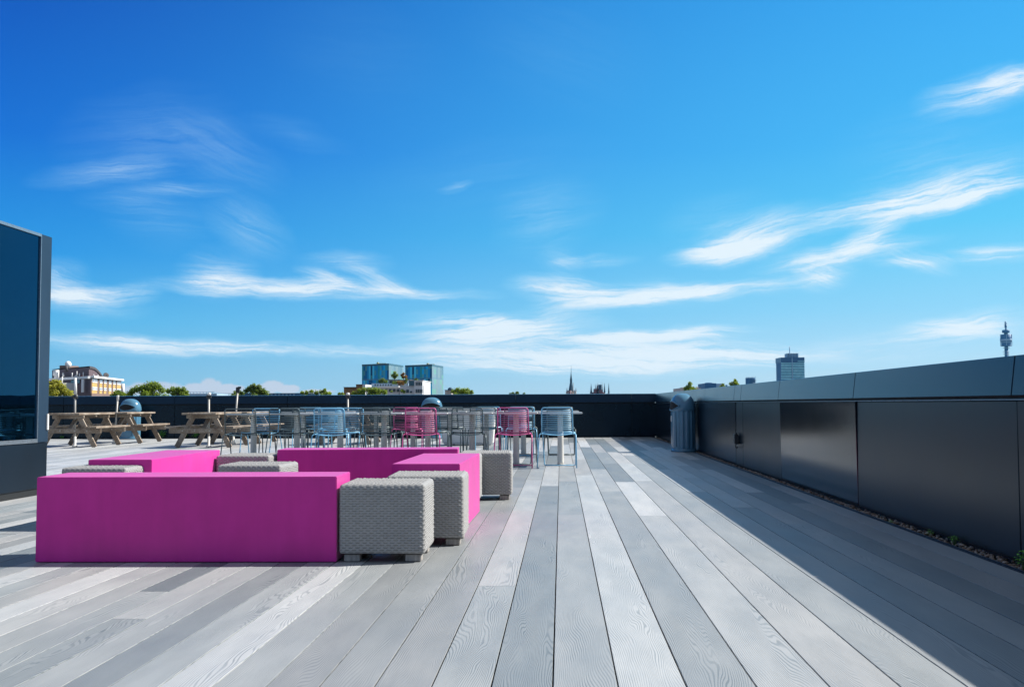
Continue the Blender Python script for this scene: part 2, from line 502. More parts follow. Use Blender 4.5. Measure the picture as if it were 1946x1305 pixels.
joints = [-2.9, -.1, 2.75, 5.87, 8.99, 12.06, 14.57, 15.14, 18.25, 21.3, 24.45, YR]
wall = empty('parapet_wall', (XW, 0, 0), 0, 'dark metal parapet running along the right edge of the deck, in shade', 'wall', 'dark metal parapets')
MIX = {3: 2, 4: 1, 5: 2, 6: 2, 7: 0, 8: 0, 2: 2}
tilt = {3: .4, 4: -.5, 5: .55, 6: .5, 7: -.2, 8: .2}
for i, (a, b) in enumerate(zip(joints, joints[1:])):
    g = MB(); g.box(0, .03, a+.007, b-.007, .02, ZL1); g.bevel(.003, 1)
    o = g.build('wall_panel', m_pan[MIX.get(i, 0)], wall)
    o.rotation_euler = (0, R(tilt.get(i, .15)), 0)
    g = MB(); y0, y1 = a+.006, b-.006
    vs = [(-.026, ZC0), (.002, ZP), (.45, ZP+.012), (.45, ZC0)]
    A = [g.bm.verts.new((p[0], y0, p[1])) for p in vs]; B = [g.bm.verts.new((p[0], y1, p[1])) for p in vs]
    for k in range(4): g.bm.faces.new((A[k], A[(k+1) % 4], B[(k+1) % 4], B[k]))
    g.bm.faces.new(A); g.bm.faces.new(B)
    g.bevel(.003, 1)
    g.build('cap_panel', m_cap, wall)
g = MB(); g.box(.034, .43, -2.9, YR+.3, -.05, ZC0+.1); g.build('backing', m_dark, wall)
g = MB(); g.box(-.012, .033, -2.9, YR-.03, ZL1+.003, ZL1+.012); g.build('ledge', m_led, wall)

rear = empty('parapet_wall', (0, YR, 0), 0, 'near black metal parapet along the far end of the deck, behind the tables', 'wall', 'dark metal parapets')
xs = [XW + .034]
p = at(1201, 790, YR).x
while p > -21: xs.append(p); p -= 3.06
xs.append(-22.5)
for i, (b, a) in enumerate(zip(xs, xs[1:])):
    g = MB(); g.box(a+.007, b-.007, 0, .03, .02, ZL1); g.bevel(.003, 1)
    o = g.build('wall_panel', m_pan[0], rear); o.rotation_euler = (R(random.uniform(-.15, .15)), 0, 0)
    g = MB(); vs = [(-.02, ZC0), (.004, ZP), (.45, ZP+.012), (.45, ZC0)]
    x0, x1 = a+.006, b-.006
    A = [g.bm.verts.new((x0, p_[0], p_[1])) for p_ in vs]; B = [g.bm.verts.new((x1, p_[0], p_[1])) for p_ in vs]
    for k in range(4): g.bm.faces.new((A[k], A[(k+1) % 4], B[(k+1) % 4], B[k]))
    g.bm.faces.new(A); g.bm.faces.new(B); g.bevel(.003, 1)
    g.build('cap_panel', m_cap, rear)
g = MB(); g.box(-22.5, XW, .034, .43, -.05, ZC0+.1); g.build('backing', m_dark, rear)
g = MB(); g.box(-22.5, XW-.02, -.006, .033, ZL1+.003, ZL1+.009); g.build('ledge', m_dark, rear)

# socket box on the right wall
m_plastic = mat('black_plastic', (.02, .021, .024), .4)
pz = at(1404, 835, 14.9).z
ob = empty('outlet_box', (XW, 14.9, pz), 0, 'small black socket box fixed to the right parapet beside a panel joint', 'socket box')
g = MB(); g.cbox((-.035, 0, 0), (.068, .15, .12)); g.bevel(.008, 2); g.build('housing', m_plastic, ob)
g = MB(); g.cbox((-.04, 0, .068), (.055, .11, .014)); g.cbox((-.03, .03, .085), (.03, .04, .02)); g.bevel(.004, 1); g.build('lid', m_plastic, ob)
g = MB(); g.tube([(-.04, -.02, -.06), (-.05, -.02, -.10), (-.03, -.02, -.115), (-.012, -.01, -.10)], .008, 6); g.build('cable', m_plastic, ob)

# ------------------------------------------------------------------ left screen kiosk
KX = -1066 / (953 - 771.4) * H
KY1 = at(96, 600, 1).x; KY1 = KX / KY1
KYG = KX / at(76, 600, 1).x
KZ = at(0, 419, KX / at(0, 419, 1).x).z
KZG = at(75, 833, KYG).z
ki = empty('screen_kiosk', (KX, 8.4, 0), 0, 'tall grey metal cabinet with a dark glass screen at the left edge', 'screen')
m_kiosk = metal_panel('kiosk_metal', (.015, .032, .058), .40, .06, .3)
m_kiosk2 = metal_panel('kiosk_lower', (.004, .009, .017), .34, .08, .25)
m_edge = mat('brushed_edge', (.32, .36, .4), .3, .8, vscale=10)
def glass_mat():
    m = bpy.data.materials.new('dark_glass'); m.use_nodes = True
    t = NT(m.node_tree); b = m.node_tree.nodes['Principled BSDF']
    oc = t.n('ShaderNodeTexCoord').outputs['Object']
    n = t.noise(oc, 2.5, 5, .65)
    t.l(t.ramp(n, [(.3, (.0003, .0015, .003)), (.75, (.0005, .003, .006))]), b.inputs['Base Color'])
    t.l(t.ramp(n, [(.5, (.008,)*3), (.85, (.05,)*3)]), b.inputs['Roughness'])
    b.inputs['Specular IOR Level'].default_value = .0
    gl = t.n('ShaderNodeBsdfGlossy'); gl.inputs['Color'].default_value = (.10, .50, .95, 1)
    t.l(t.ramp(n, [(.5, (.008,)*3), (.85, (.06,)*3)]), gl.inputs['Roughness'])
    bp = t.bump(t.noise(oc, 1.1, 2), .03, .05)
    t.l(bp, gl.inputs['Normal'])
    fr = t.n('ShaderNodeFresnel'); fr.inputs['IOR'].default_value = 1.75
    mx = t.n('ShaderNodeMixShader'); t.l(fr.outputs[0], mx.inputs[0]); t.l(b.outputs[0], mx.inputs[1]); t.l(gl.outputs[0], mx.inputs[2])
    t.l(mx.outputs[0], m.node_tree.nodes['Material Output'].inputs['Surface'])
    return m
ya, yb, yg = 6.0-8.4, KY1-8.4, KYG-8.4
g = MB(); g.box(-.42, -.03, ya, yb-.004, .07, KZ-.01); g.build('cabinet', m_kiosk2, ki)
g = MB(); g.box(-.03, 0, yg, yb, KZG-.04, KZ); g.bevel(.004, 2); g.build('pillar', m_kiosk, ki)
g = MB(); g.box(-.03, -.004, ya, yb-.006, .07, KZG-.045); g.bevel(.003, 1); g.build('lower_panel', m_kiosk2, ki)
g = MB(); g.box(-.03, -.012, ya, yg-.012, KZG, KZ-.03); g.build('glass', glass_mat(), ki)
g = MB(); g.box(-.03, .004, yg-.012, yg-.001, KZG-.04, KZ); g.box(-.03, .004, ya, yg-.013, KZ-.028, KZ); g.box(-.03, .004, ya, yg-.013, KZG-.04, KZG-.002); g.build('frame', m_edge, ki)
g = MB(); g.box(-.40, -.02, ya+.02, yb-.03, 0, .07); g.build('plinth', m_dark, ki)
g = MB(); g.cbox((.008, yb-.03, .72), (.016, .03, .16)); g.bevel(.004, 2); g.build('latch', mat('white_plastic', (.7, .7, .68), .4), ki)

# ------------------------------------------------------------------ pink benches
def pink_mat():
    m = bpy.data.materials.new('magenta_paint'); m.use_nodes = True
    t = NT(m.node_tree); b = m.node_tree.nodes['Principled BSDF']
    oc = t.n('ShaderNodeTexCoord').outputs['Object']
    n = t.noise(oc, 3.0, 5, .65); n2 = t.noise(t.mapping(oc, (14, 14, 2)), 1.0, 4, .6)
    f = t.math('MULTIPLY_ADD', n, .6, t.math('MULTIPLY', n2, .4))
    c = t.ramp(f, [(.28, (.46, .006, .225)), (.55, (.55, .010, .275)), (.78, (.62, .018, .33))])
    sc = t.noise(t.mapping(oc, (40, 3, 40)), 1.0, 6, .75, 1.5)
    c = t.mix(t.ramp(sc, [(.66, (0,)*3), (.74, (.3,)*3)]), c, (.27, .015, .16))
    b.inputs['Sheen Weight'].default_value = .22; b.inputs['Sheen Roughness'].default_value = .45; b.inputs['Specular IOR Level'].default_value = .4
    t.l(c, b.inputs['Base Color'])
    t.l(t.math('MULTIPLY_ADD', n, .25, .28), b.inputs['Roughness'])
    t.l(t.bump(t.noise(oc, 60, 3), .05, .002), b.inputs['Normal'])
    return m
m_pink = pink_mat()
ZB = H * (1 - 138 / 302.5)
def bench(fl, fr, back, label):
    a, b = ground(*fl, ZB), ground(*fr, ZB)
    d = (b - a); wdt = d.length; ang = math.atan2(d.y, d.x)
    if not isinstance(back, float):
        e = ground(*back, ZB) - b
        ang = math.atan2(e.y, e.x) - PI/2
    dep = back if isinstance(back, float) else abs((ground(*back, ZB) - b).dot(Vector((-math.sin(ang), math.cos(ang), 0))))
    c = b - Vector((math.cos(ang), math.sin(ang), 0)) * wdt / 2; c.z = 0
    c += Vector((-math.sin(ang), math.cos(ang), 0)) * dep / 2
    g = MB(); g.box(-wdt/2, wdt/2, -dep/2, dep/2, .004, ZB); g.bevel(.004, 3)
    for f in g.bm.faces: f.smooth = False
    o = g.build('block_bench', m_pink, None, c, (0, 0, ang))
    print('BENCH', label, [round(q, 2) for q in c], round(wdt, 2), round(dep, 2), round(math.degrees(ang), 1))
    return tag(o, label, 'bench', 'magenta block benches around the seating square')
bench((70, 906.5), (640, 905), .42, 'long magenta block bench in front, nearest the camera, its broad face in shade')
bench((742.7, 882.2), (873.7, 881), (911.4, 860.9), 'magenta block bench pointing away, behind the two near wicker cubes on the right')
bench((526.6, 854.5), (869.9, 852.7), .43, 'magenta block bench at the back of the square, in front of the wire chairs')
bench((170.6, 873), (288.4, 873), (418, 854.5), 'magenta block bench pointing away on the left, lit on its right side')

# ------------------------------------------------------------------ wicker cubes
CW, CH = .486, .434
def wicker_mesh():
    bm = bmesh.new()
    r = .022
    lo = Vector((-CW/2, -CW/2, .04)); hi = Vector((CW/2, CW/2, CH))
    faces = [  # origin corner, u axis, v axis, nu strands, nv strands
        ((0,0,0),(1,0,0),(0,0,1)), ((1,0,0),(0,1,0),(0,0,1)), ((1,1,0),(-1,0,0),(0,0,1)), ((0,1,0),(0,-1,0),(0,0,1)), ((0,0,1),(1,0,0),(0,1,0)), ((0,0,0),(0,1,0),(1,0,0))]
    size = hi - lo
    rnd = random.Random(3)
    for fi, (o, u, v) in enumerate(faces):
        o, u, v = Vector(o), Vector(u), Vector(v)
        NU = 25; NV = 25 if fi >= 4 else 29
        flat = fi == 5
        su, sv = (2, 2) if flat else (NU*6, NV*6)
        jit = [[rnd.uniform(.75, 1.2) for _ in range(NU+2)] for _ in range(NV+2)]
        grid = []; hs = {}
        for j in range(sv+1):
            row = []
            for i in range(su+1):
                a, b_ = i/su, j/sv
                q = o + u*a + v*b_
                p = Vector((lo.x+q.x*size.x, lo.y+q.y*size.y, lo.z+q.z*size.z))
                inn = Vector((min(max(p.x, lo.x+r), hi.x-r), min(max(p.y, lo.y+r), hi.y-r), min(max(p.z, lo.z+r), hi.z-r)))
                dv = p - inn
                nrm = dv.normalized() if dv.length > 1e-9 else Vector((0, 0, 1))
                p2 = inn + nrm * r
                if not flat:
                    cu, cv = a*NU, b_*NV
                    iu, iv = min(int(cu), NU-1), min(int(cv), NV-1)
                    fu, fv = cu-iu, cv-iv
                    over = (iu + iv) % 2 == 0
                    if over:   # weft strand crosses over: wide pill
                        h = math.sin(PI*min(1, max(0, fv)))**.5 * (.3 + .7*math.sin(PI*min(1, max(0, fu)))**.6)
                    else:      # warp shows: narrower, lower
                        e = abs(fu-.5)*2
                        h = .3*math.sin(PI*min(1, max(0, fv)))**.5*e**3 + .2*(1 - e*e)
                    edge = sum(1 for q_ in dv if abs(q_) > 1e-6) > 1
                    p2 = p2 + nrm * (h * (.0022 if edge else .0064) * jit[iv][iu] - .003)
                    hs[(i, j)] = h
                row.append(bm.verts.new(p2))
            grid.append(row)
        for j in range(sv):
            for i in range(su):
                f = bm.faces.new((grid[j][i], grid[j][i+1], grid[j+1][i+1], grid[j+1][i])); f.smooth = True
                if not flat and (hs[(i, j)] + hs[(i+1, j)] + hs[(i+1, j+1)] + hs[(i, j+1)]) < .62: f.material_index = 1  # shade between the strands put into the colour of the low faces
    return bm
m_wick = mat('wicker_strand', (.285, .282, .278), .5, var=.10, vscale=14, stretch=(1, 1, 2))
m_foot = mat('wooden_foot', (.30, .28, .26), .7, var=.35, vscale=12, stretch=(5, 1, 1))
def pos_front(fl, fr, z=0.0):
    a, b = ground(*fl, z), ground(*fr, z)
    return a, b
cube = empty('wicker_cube', (0, 0, 0), 0, None, 'stool', 'grey wicker cube stools')
gb = MB(); gb.bm.free(); gb.bm = wicker_mesh(); gb.build('wicker_body', [m_wick, mat('wicker_gap_shade', (.09, .09, .092), .9)], cube)
for sx_ in (-1, 1):
    for sy_ in (-1, 1):
        g = MB(); g.cbox((sx_*(CW/2-.07), sy_*(CW/2-.07), .021), (.09, .08, .04)); g.bevel(.004, 1); g.build('foot', m_foot, cube)
CUBES = [((641, 1069), (808, 1069), 'grey wicker cube stool touching the right end of the front magenta bench', 0),
         ((729, 1037.5), (881.5, 1037.5), 'grey wicker cube stool second nearest, just behind the nearest cube', .6),
         ((880, 950.5), (973.2, 950), 'grey wicker cube stool farthest right, beyond the magenta benches', -1.0),
         ((811, 960.5), (912, 960), 'grey wicker cube stool almost hidden behind the right magenta bench, only its edge showing', 0)]
TOPS = [((106.5, 890), (239, 890.5), 'grey wicker cube stool at far left, behind the end of the front bench', 0),
        ((405, 884.7), (533, 885.0), 'grey wicker cube stool in the middle of the square, right of the left bench', 0),
        ((406.5, 866.7), (511.5, 866.7), 'grey wicker cube stool farther back in the square, tinted pink by the bench', 0)]
first = True
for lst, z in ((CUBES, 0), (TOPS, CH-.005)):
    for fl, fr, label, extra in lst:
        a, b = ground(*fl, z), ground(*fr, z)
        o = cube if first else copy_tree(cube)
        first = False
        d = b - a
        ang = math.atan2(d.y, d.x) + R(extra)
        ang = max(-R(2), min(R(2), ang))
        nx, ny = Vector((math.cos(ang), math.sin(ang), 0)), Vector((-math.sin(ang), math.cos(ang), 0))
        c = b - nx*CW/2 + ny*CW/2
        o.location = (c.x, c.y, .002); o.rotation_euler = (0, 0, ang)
        o['label'] = label
        print('CUBE', [round(q, 2) for q in c], round(math.degrees(ang), 1), round(d.length, 3))

# ------------------------------------------------------------------ wire chairs
m_chair = {'dark grey': mat('grey_wire', (.075, .11, .125), .38, .2, var=.1), 'light blue': mat('blue_wire', (.19, .46, .68), .35, .1, var=.1), 'pink': mat('pink_wire', (.58, .09, .28), .35, .1, var=.1)}
def make_chair(col):
    m = m_chair[col]
    root = empty('wire_chair', (0, 0, 0), 0, None, 'chair', 'wire chairs along the two table rows')
    rt = .0082
    # backrest loop
    zb, zt = .47, .826
    yb, yt = -.165, -.235
    def bp(s, z): return Vector((s*(.216 - .006*(z-zb)/(zt-zb)), yb + (yt-yb)*(z-zb)/(zt-zb), z))
    rr = .035
    pts = [bp(-1, zb), bp(-1, zt-rr)]
    c = bp(-1, zt-rr) + Vector((rr, 0, 0)); pts += arc(c, (-1, 0, 0), (0, -.19, .98), rr, 0, PI/2, 4)[1:]
    c = bp(1, zt-rr) + Vector((-rr, 0, 0)); pts += arc(c, (0, -.19, .98), (1, 0, 0), rr, 0, PI/2, 4)
    pts += [bp(1, zt-rr), bp(1, zb)]
    g = MB(); g.tube(pts, rt, 8); g.build('back_frame', m, root)
    g = MB()
    for k in range(12):
        z = zb + .03 + k*.0265
        a, b = bp(-1, z), bp(1, z)
        g.tube([a, (a+b)/2 + Vector((0, -.014, 0)), b], .0046, 6)
    g.build('backrest', m, root)
    # seat: side rails and cross wires with a slight dish
    g = MB()
    for s in (-1, 1):
        g.tube([(s*.216, yb, .47), (s*.222, -.05, .466), (s*.222, .12, .474), (s*.215, .215, .478)], rt, 8)
    g.tube([(-.215, .215, .478), (0, .225, .468), (.215, .215, .478)], rt, 8)
    g.build('seat_frame', m, root)
    g = MB()
    for k in range(14):
        y = yb + .008 + k*.0275
        g.tube([(-.22, y, .468), (-.11, y, .452), (0, y, .446), (.11, y, .452), (.22, y, .468)], .005, 6)
    g.build('seat', m, root)
    for s in (-1, 1):
        g = MB(); g.tube([(s*.2, -.09, .462), (s*.235, -.10, .466), (s*.252, -.125, .45), (s*.256, -.15, .40), (s*.27, -.28, .006)], rt, 8); g.build('leg', m, root)
        g = MB(); g.tube([(s*.2, .13, .466), (s*.224, .14, .466), (s*.232, .155, .45), (s*.232, .17, .40), (s*.222, .27, .03), (s*.212, .275, .012)], rt, 8); g.build('leg', m, root)
    g = MB(); g.tube([(-.212, .275, .012), (.212, .275, .012)], rt*.9, 8); g.build('floor_rail', m, root)
    return root
protos = {c: make_chair(c) for c in m_chair}
used = set()
D_, B_, P_ = 'dark grey', 'light blue', 'pink'
X0, PITCH = -.02, .637
ROW1, ROW2 = 15.17, 18.14
rows = [('near side of front table row', ROW1-.45, 0, [D_, D_, B_, D_, P_, D_, P_, B_]),
        ('far side of front table row', ROW1+.45, PI, [B_, D_, B_, D_, D_, None, D_, None]),
        ('near side of back table row', ROW2-.45, 0, [D_, B_, D_, P_, D_, D_, B_, D_]),
        ('far side of back table row', ROW2+.46, PI, [B_, D_, D_, D_, D_, B_, D_, D_])]
rc = random.Random(11)
for desc, y, rz, cols in rows:
    for i, c in enumerate(cols):
        if c is None: continue
        o = protos[c] if c not in used else copy_tree(protos[c])
        used.add(c)
        x = X0 - PITCH*(7-i)
        o.location = (x + rc.uniform(-.02, .02), y + rc.uniform(-.05, .04), .001)
        o.rotation_euler = (0, 0, rz + R(rc.uniform(-5, 5)))
        o['label'] = f'{c} wire chair, {ORD[i]} from left, {desc}'

# ------------------------------------------------------------------ pedestal tables
m_top = mat('table_top', (.58, .58, .57), .35, .1, var=.1, vscale=8)
m_ped = mat('pedestal_steel', (.60, .59, .56), .45, .05, var=.12, vscale=5, stretch=(4, 4, 1))
tb = empty('pedestal_table', (0, 0, 0), 0, None, 'table', 'square pedestal tables in two rows')
g = MB(); g.box(-.314, .314, -.314, .314, .735, .757); g.bevel(.006, 2); g.build('table_top', m_top, tb)
g = MB(); g.box(-.15, .15, -.15, .15, .722, .7345); g.build('top_plate', m_ped, tb)
g = MB(); g.lathe([(.047, .012), (.046, .05), (.040, .60), (.038, .722)], 20); g.build('pedestal', m_ped, tb)
g = MB(); g.lathe([(.085, 0), (.085, .006), (.07, .012)], 24); g.build('base', m_ped, tb)
first = True
for rn, y in (('front', ROW1), ('back', ROW2)):
    for i in range(8):
        o = tb if first else copy_tree(tb)
        first = False
        o.location = (X0 + .01 - PITCH*(7-i), y, .002)
        o['label'] = f'square grey pedestal table, {ORD[i]} from the left in the {rn} row'

# ------------------------------------------------------------------ picnic tables
def wood_mat():
    m = bpy.data.materials.new('weathered_pine'); m.use_nodes = True
    t = NT(m.node_tree); b = m.node_tree.nodes['Principled BSDF']
    oc = t.n('ShaderNodeTexCoord').outputs['Object']
    n = t.noise(oc, 3.5, 4, .6); f = t.noise(t.mapping(oc, (45, 4, 45)), 1.0, 4, .65)
    ff = t.math('MULTIPLY_ADD', n, .55, t.math('MULTIPLY', f, .45))
    t.l(t.ramp(ff, [(.3, (.07, .05, .035)), (.45, (.19, .14, .10)), (.58, (.31, .26, .21)), (.72, (.46, .43, .38))]), b.inputs['Base Color'])
    b.inputs['Roughness'].default_value = .75
    t.l(t.bump(f, .3, .004), b.inputs['Normal'])
    return m
m_wood = wood_mat()
m_bolt = mat('zinc_bolt', (.5, .48, .42), .4, .8)
pt = empty('picnic_table', (0, 0, 0), 0, None, 'picnic table', 'weathered wooden picnic tables')
g = MB()
for k in range(5): g.box(-.36+k*.1455, -.36+k*.1455+.138, -.88, .88, .685, .725)
g.bevel(.004, 1); g.build('table_top', m_wood, pt)
for s in (-1, 1):
    g = MB()
    for k in range(2): g.box(s*.60-.125+k*.13, s*.60-.125+k*.13+.122, -.88, .88, .405, .443)
    g.bevel(.004, 1); g.build('seat', m_wood, pt)
for sy_ in (-1, 1):
    y = sy_*.62
    g = MB(); g.box(-.345, .345, y-.022, y+.022, .605, .684); g.bevel(.008, 2); g.build('top_beam', m_wood, pt)
    sb = MB(); sb.box(-.715, .715, y-.022, y+.022, .295, .404); sb.bevel(.012, 2); o = sb.build('seat_beam', m_wood, pt)
    g = MB()
    for xx in (-.42, -.16, .16, .42): g.cbox((xx, y-sy_*0-.027, .35), (.022, .014, .022))
    g.build('bolt', m_bolt, o)
    for s in (-1, 1):
        g = MB(); g.beam((s*.20, y+.046*(1), .68), (s*.565, y+.046, .002), .105, .044); g.bevel(.004, 1); g.build('leg', m_wood, pt)
for s in (-1, 1):
    g = MB(); g.beam((0, s*.60, .34), (0, s*.16, .66), .09, .04, (0, 1, 0)); g.build('brace', m_wood, pt)
g = MB(); g.box(-.33, .33, -.03, .03, .645, .684); g.build('batten', m_wood, pt)
PICNIC = [(-10.47, 22.6, 0, 'wooden picnic table at far left, half hidden by the screen cabinet'),
          (-10.36, 24.75, 1, 'wooden picnic table in front of the left domed bin'),
          (-7.48, 22.35, 0, 'wooden picnic table left of the wire chairs, its end frame fully visible'),
          (-7.42, 24.35, -.6, 'wooden picnic table seen through the first wire chairs, behind the nearer picnic table'),
          (-4.80, 23.75, .5, 'wooden picnic table behind the middle wire chairs')]
for i, (x, y, a, label) in enumerate(PICNIC):
    o = pt if i == 0 else copy_tree(pt)
    o.location = (x, y, .002); o.rotation_euler = (0, 0, R(a)); o['label'] = label

# parasol poles standing through the picnic tables
m_pole = mat('pole_aluminium', (.36, .345, .32), .45, .1, var=.1)
m_white = mat('white_paint', (.68, .68, .67), .45, var=.06)
def pole(px_b, px_t, py_t, X, label, top):
    Yb = X / at(px_b, 800, 1).x
    p = at(px_t, py_t, Yb)
    o = empty('parasol_pole', (X, Yb, 0), 0, label, 'pole', 'bare parasol poles')
    d = Vector((p.x - X, 0, p.z))
    g = MB(); g.tube([(0, 0, .03), d*.97], .021, 12); g.build('pole', m_pole, o)
    g = MB(); g.lathe([(.055, 0), (.055, .02), (.04, .03), (.028, .04), (.028, .22), (.022, .222)], 20); g.build('base', m_ped, o)
    if top == 'sleeve':
        z = at(px_t, 750, Yb).z
        g = MB(); g.tube([(0, 0, z), (d.x, 0, d.z)], .028, 12); g.build('sleeve', m_white, o)
        g = MB(); g.lathe([(.045, z-.08), (.05, z-.06), (.05, z-.005), (.04, z)], 12); g.box(-.09, -.03, -.02, .02, z-.06, z-.02); g.build('clamp', m_plastic, o)
    elif top == 'hinge':
        g = MB(); g.cbox((d.x, 0, d.z-.02), (.08, .07, .13)); g.bevel(.012, 2); g.cbox((d.x+.04, 0, d.z+.03), (.06, .05, .05)); g.build('hinge', m_plastic, o)
    elif top == 'clamp':
        g = MB(); g.cbox((d.x, 0, d.z-.03), (.10, .07, .07)); g.bevel(.01, 2); g.build('clamp', m_plastic, o)
        g = MB(); g.lathe([(.03, d.z), (.038, d.z+.01), (.038, d.z+.05), (.02, d.z+.06)], 12); g.build('cap', m_white, o)
    else:
        g = MB(); g.lathe([(.026, d.z-.12), (.026, d.z-.03), (.03, d.z-.02), (.03, d.z)], 12, (d.x, 0)); g.build('cap', m_white, o)
    return o
pole(143, 143, 718, -10.47, 'pale parasol pole with thick white sleeve, rising above the parapet at far left', 'sleeve')
pole(218, 224, 751, -10.36, 'plain white parasol pole leaning beside the left domed bin', 'plain')
pole(397, 397, 751, -7.48, 'pale parasol pole with dark clamp, upright through the middle picnic table', 'clamp')
pole(444, 452, 739, -7.42, 'tilted parasol pole with a black hinge at its top', 'hinge')
pole(661, 661, 751, -4.80, 'pale parasol pole with round white cap behind the middle chairs', 'clamp')

# ------------------------------------------------------------------ domed litter bins
m_bin = mat('bin_plastic', (.075, .19, .29), .2, var=.1, vscale=4, rvar=.05)
m_bin_black = mat('bin_black', (.003, .003, .004), .8)
def ring_flat(g, r0, r1, cx, y, cz, n=20):
    A = [g.bm.verts.new((cx+r0*math.cos(2*PI*k/n), y, cz+r0*math.sin(2*PI*k/n))) for k in range(n)]
    B = [g.bm.verts.new((cx+r1*math.cos(2*PI*k/n), y, cz+r1*math.sin(2*PI*k/n))) for k in range(n)]
    for k in range(n): g.bm.faces.new((A[k], A[(k+1) % n], B[(k+1) % n], B[k]))
def surf(ang, z, w, d):
    """point of the superelliptic bin plan at an angle (0 = front, -Y)"""
    e = .86
    c, s = math.sin(ang), -math.cos(ang)
    return Vector((w/2*math.copysign(abs(c)**e, c), d/2*math.copysign(abs(s)**e, s), z))
def make_bin():
    root = empty('litter_bin', (0, 0, 0), 0, None, 'bin', 'blue grey domed litter bins')
    W, D = .56, .44
    def shell(prof, name, m, n=64, ribs=False, cut=None):
        g = MB()
        rings = []
        for k_, z in prof:
            row = []
            for i in range(n):
                a = 2*PI*i/n
                p = surf(a, z, W*k_, D*k_)
                if ribs and abs(a-PI) < 2.35:
                    q = 1 - .035*(1 if (i // 2) % 2 else 0)
                    p.x *= q; p.y *= q
                row.append(g.bm.verts.new(p))
            rings.append(row)
        for A, B in zip(rings, rings[1:]):
            for i in range(n):
                f = g.bm.faces.new((A[i], A[(i+1) % n], B[(i+1) % n], B[i])); f.smooth = not ribs
        g.bm.faces.new(rings[0][::-1]); g.bm.faces.new(rings[-1])
        return g.build(name, m, root)
    shell([(1.0, 0), (1.0, .035), (.965, .04), (.965, .055)], 'plinth', m_bin)
    shell([(.94, .055), (.945, .08), (.965, .70), (.955, .78)], 'body', m_bin, 64, True)
    # hood: dome that leans forward, unbroken behind the mouth sheet
    g = MB()
    prof = [(.975, .74), (1.0, .76), (1.005, .80), (.985, .85), (.93, .905), (.84, .955), (.72, .995), (.57, 1.027), (.40, 1.048), (.21, 1.059), (.04, 1.062)]
    n = 64; rings = []
    for k_, z in prof:
        row = []
        for i in range(n):
            p = surf(2*PI*i/n, z, W*k_, D*k_); p.y -= .05*(z-.74)
            row.append(g.bm.verts.new(p))
        rings.append(row)
    for A, B in zip(rings, rings[1:]):
        for i in range(n):
            f = g.bm.faces.new((A[i], A[(i+1) % n], B[(i+1) % n], B[i])); f.smooth = True
    g.bm.faces.new(rings[-1])
    g.build('hood', m_bin, root)
    # lens shaped mouth laid over the hood, its inner shade painted black, with raised lip
    g = MB(); top, bot = [], []
    def hood_k(z):
        for (k0, z0), (k1, z1) in zip(prof, prof[1:]):
            if z0 <= z <= z1: return k0 + (k1-k0)*(z-z0)/(z1-z0)
        return 1
    cols = []
    for i in range(25):
        a = -1.05 + 2.1*i/24
        q = math.cos(a/1.05*PI/2)
        col = []
        for j in range(7):
            z = .835 - .085*q + .17*q*j/6
            p = surf(a, z, W*hood_k(z), D*hood_k(z)); p.y -= .05*(z-.74)
            p += Vector((p.x, p.y, 0)).normalized() * .006
            col.append(p)
        bot.append(col[0]); top.append(col[-1]); cols.append([g.bm.verts.new(p) for p in col])
    for A_, B_2 in zip(cols, cols[1:]):
        for j in range(6):
            g.bm.faces.new((A_[j], B_2[j], B_2[j+1], A_[j+1]))
    g.build('mouth_shade', m_bin_black, root, recalc=True)
    g = MB(); g.tube([p + Vector((0, -.002, 0)) for p in top], .011, 6); g.tube([p + Vector((0, -.002, 0)) for p in bot], .009, 6); g.build('mouth_rim', m_bin, root)
    # front door with seams, textured lower part and a round pale emblem ring
    g = MB()
    def strip(a0, a1, z0, z1, k, n=10):
        A = [g.bm.verts.new(surf(a0+(a1-a0)*i/n, z0, W*k, D*k)) for i in range(n+1)]
        B = [g.bm.verts.new(surf(a0+(a1-a0)*i/n, z1, W*k, D*k)) for i in range(n+1)]
        for i in range(n): g.bm.faces.new((A[i], A[i+1], B[i+1], B[i])).smooth = True
    strip(-.62, .62, .10, .715, .985)
    dr = g.build('door', m_bin, root)
    g = MB()
    for k in range(14): strip(-.42, .42, .13+k*.026, .13+k*.026+.012, .997)
    g.build('grip_panel', m_bin, dr)
    g = MB(); 
    for a_ in (-.62, .62): strip(a_-.012, a_+.012, .10, .715, .99, 2)
    g.build('door_seam', m_bin_black, dr)
    yf = surf(0, .6, W*.99, D*.99).y
    g = MB(); ring_flat(g, .038, .055, 0, yf-.003, .60); g.box(-.010, .010, yf-.004, yf-.002, .575, .625)
    g.build('emblem', m_white, dr)
    return root
bin0 = make_bin()
bin0.location = (2.28-.0, 19.5, 0); bin0.rotation_euler = (0, 0, R(-82))
bin0['label'] = 'blue grey domed litter bin standing against the right parapet, mouth facing left'
bin0.location = (XW - .245, 19.45, 0)
for px, rz, label in ((248, -14, 'blue grey domed litter bin by the far parapet behind the left picnic tables'), (820.5, 0, 'blue grey domed litter bin behind the pink wire chairs, only its dome clear')):
    b = copy_tree(bin0)
    b.location = (at(px, 800, 27.45).x, 27.45, 0); b.rotation_euler = (0, 0, R(rz)); b['label'] = label

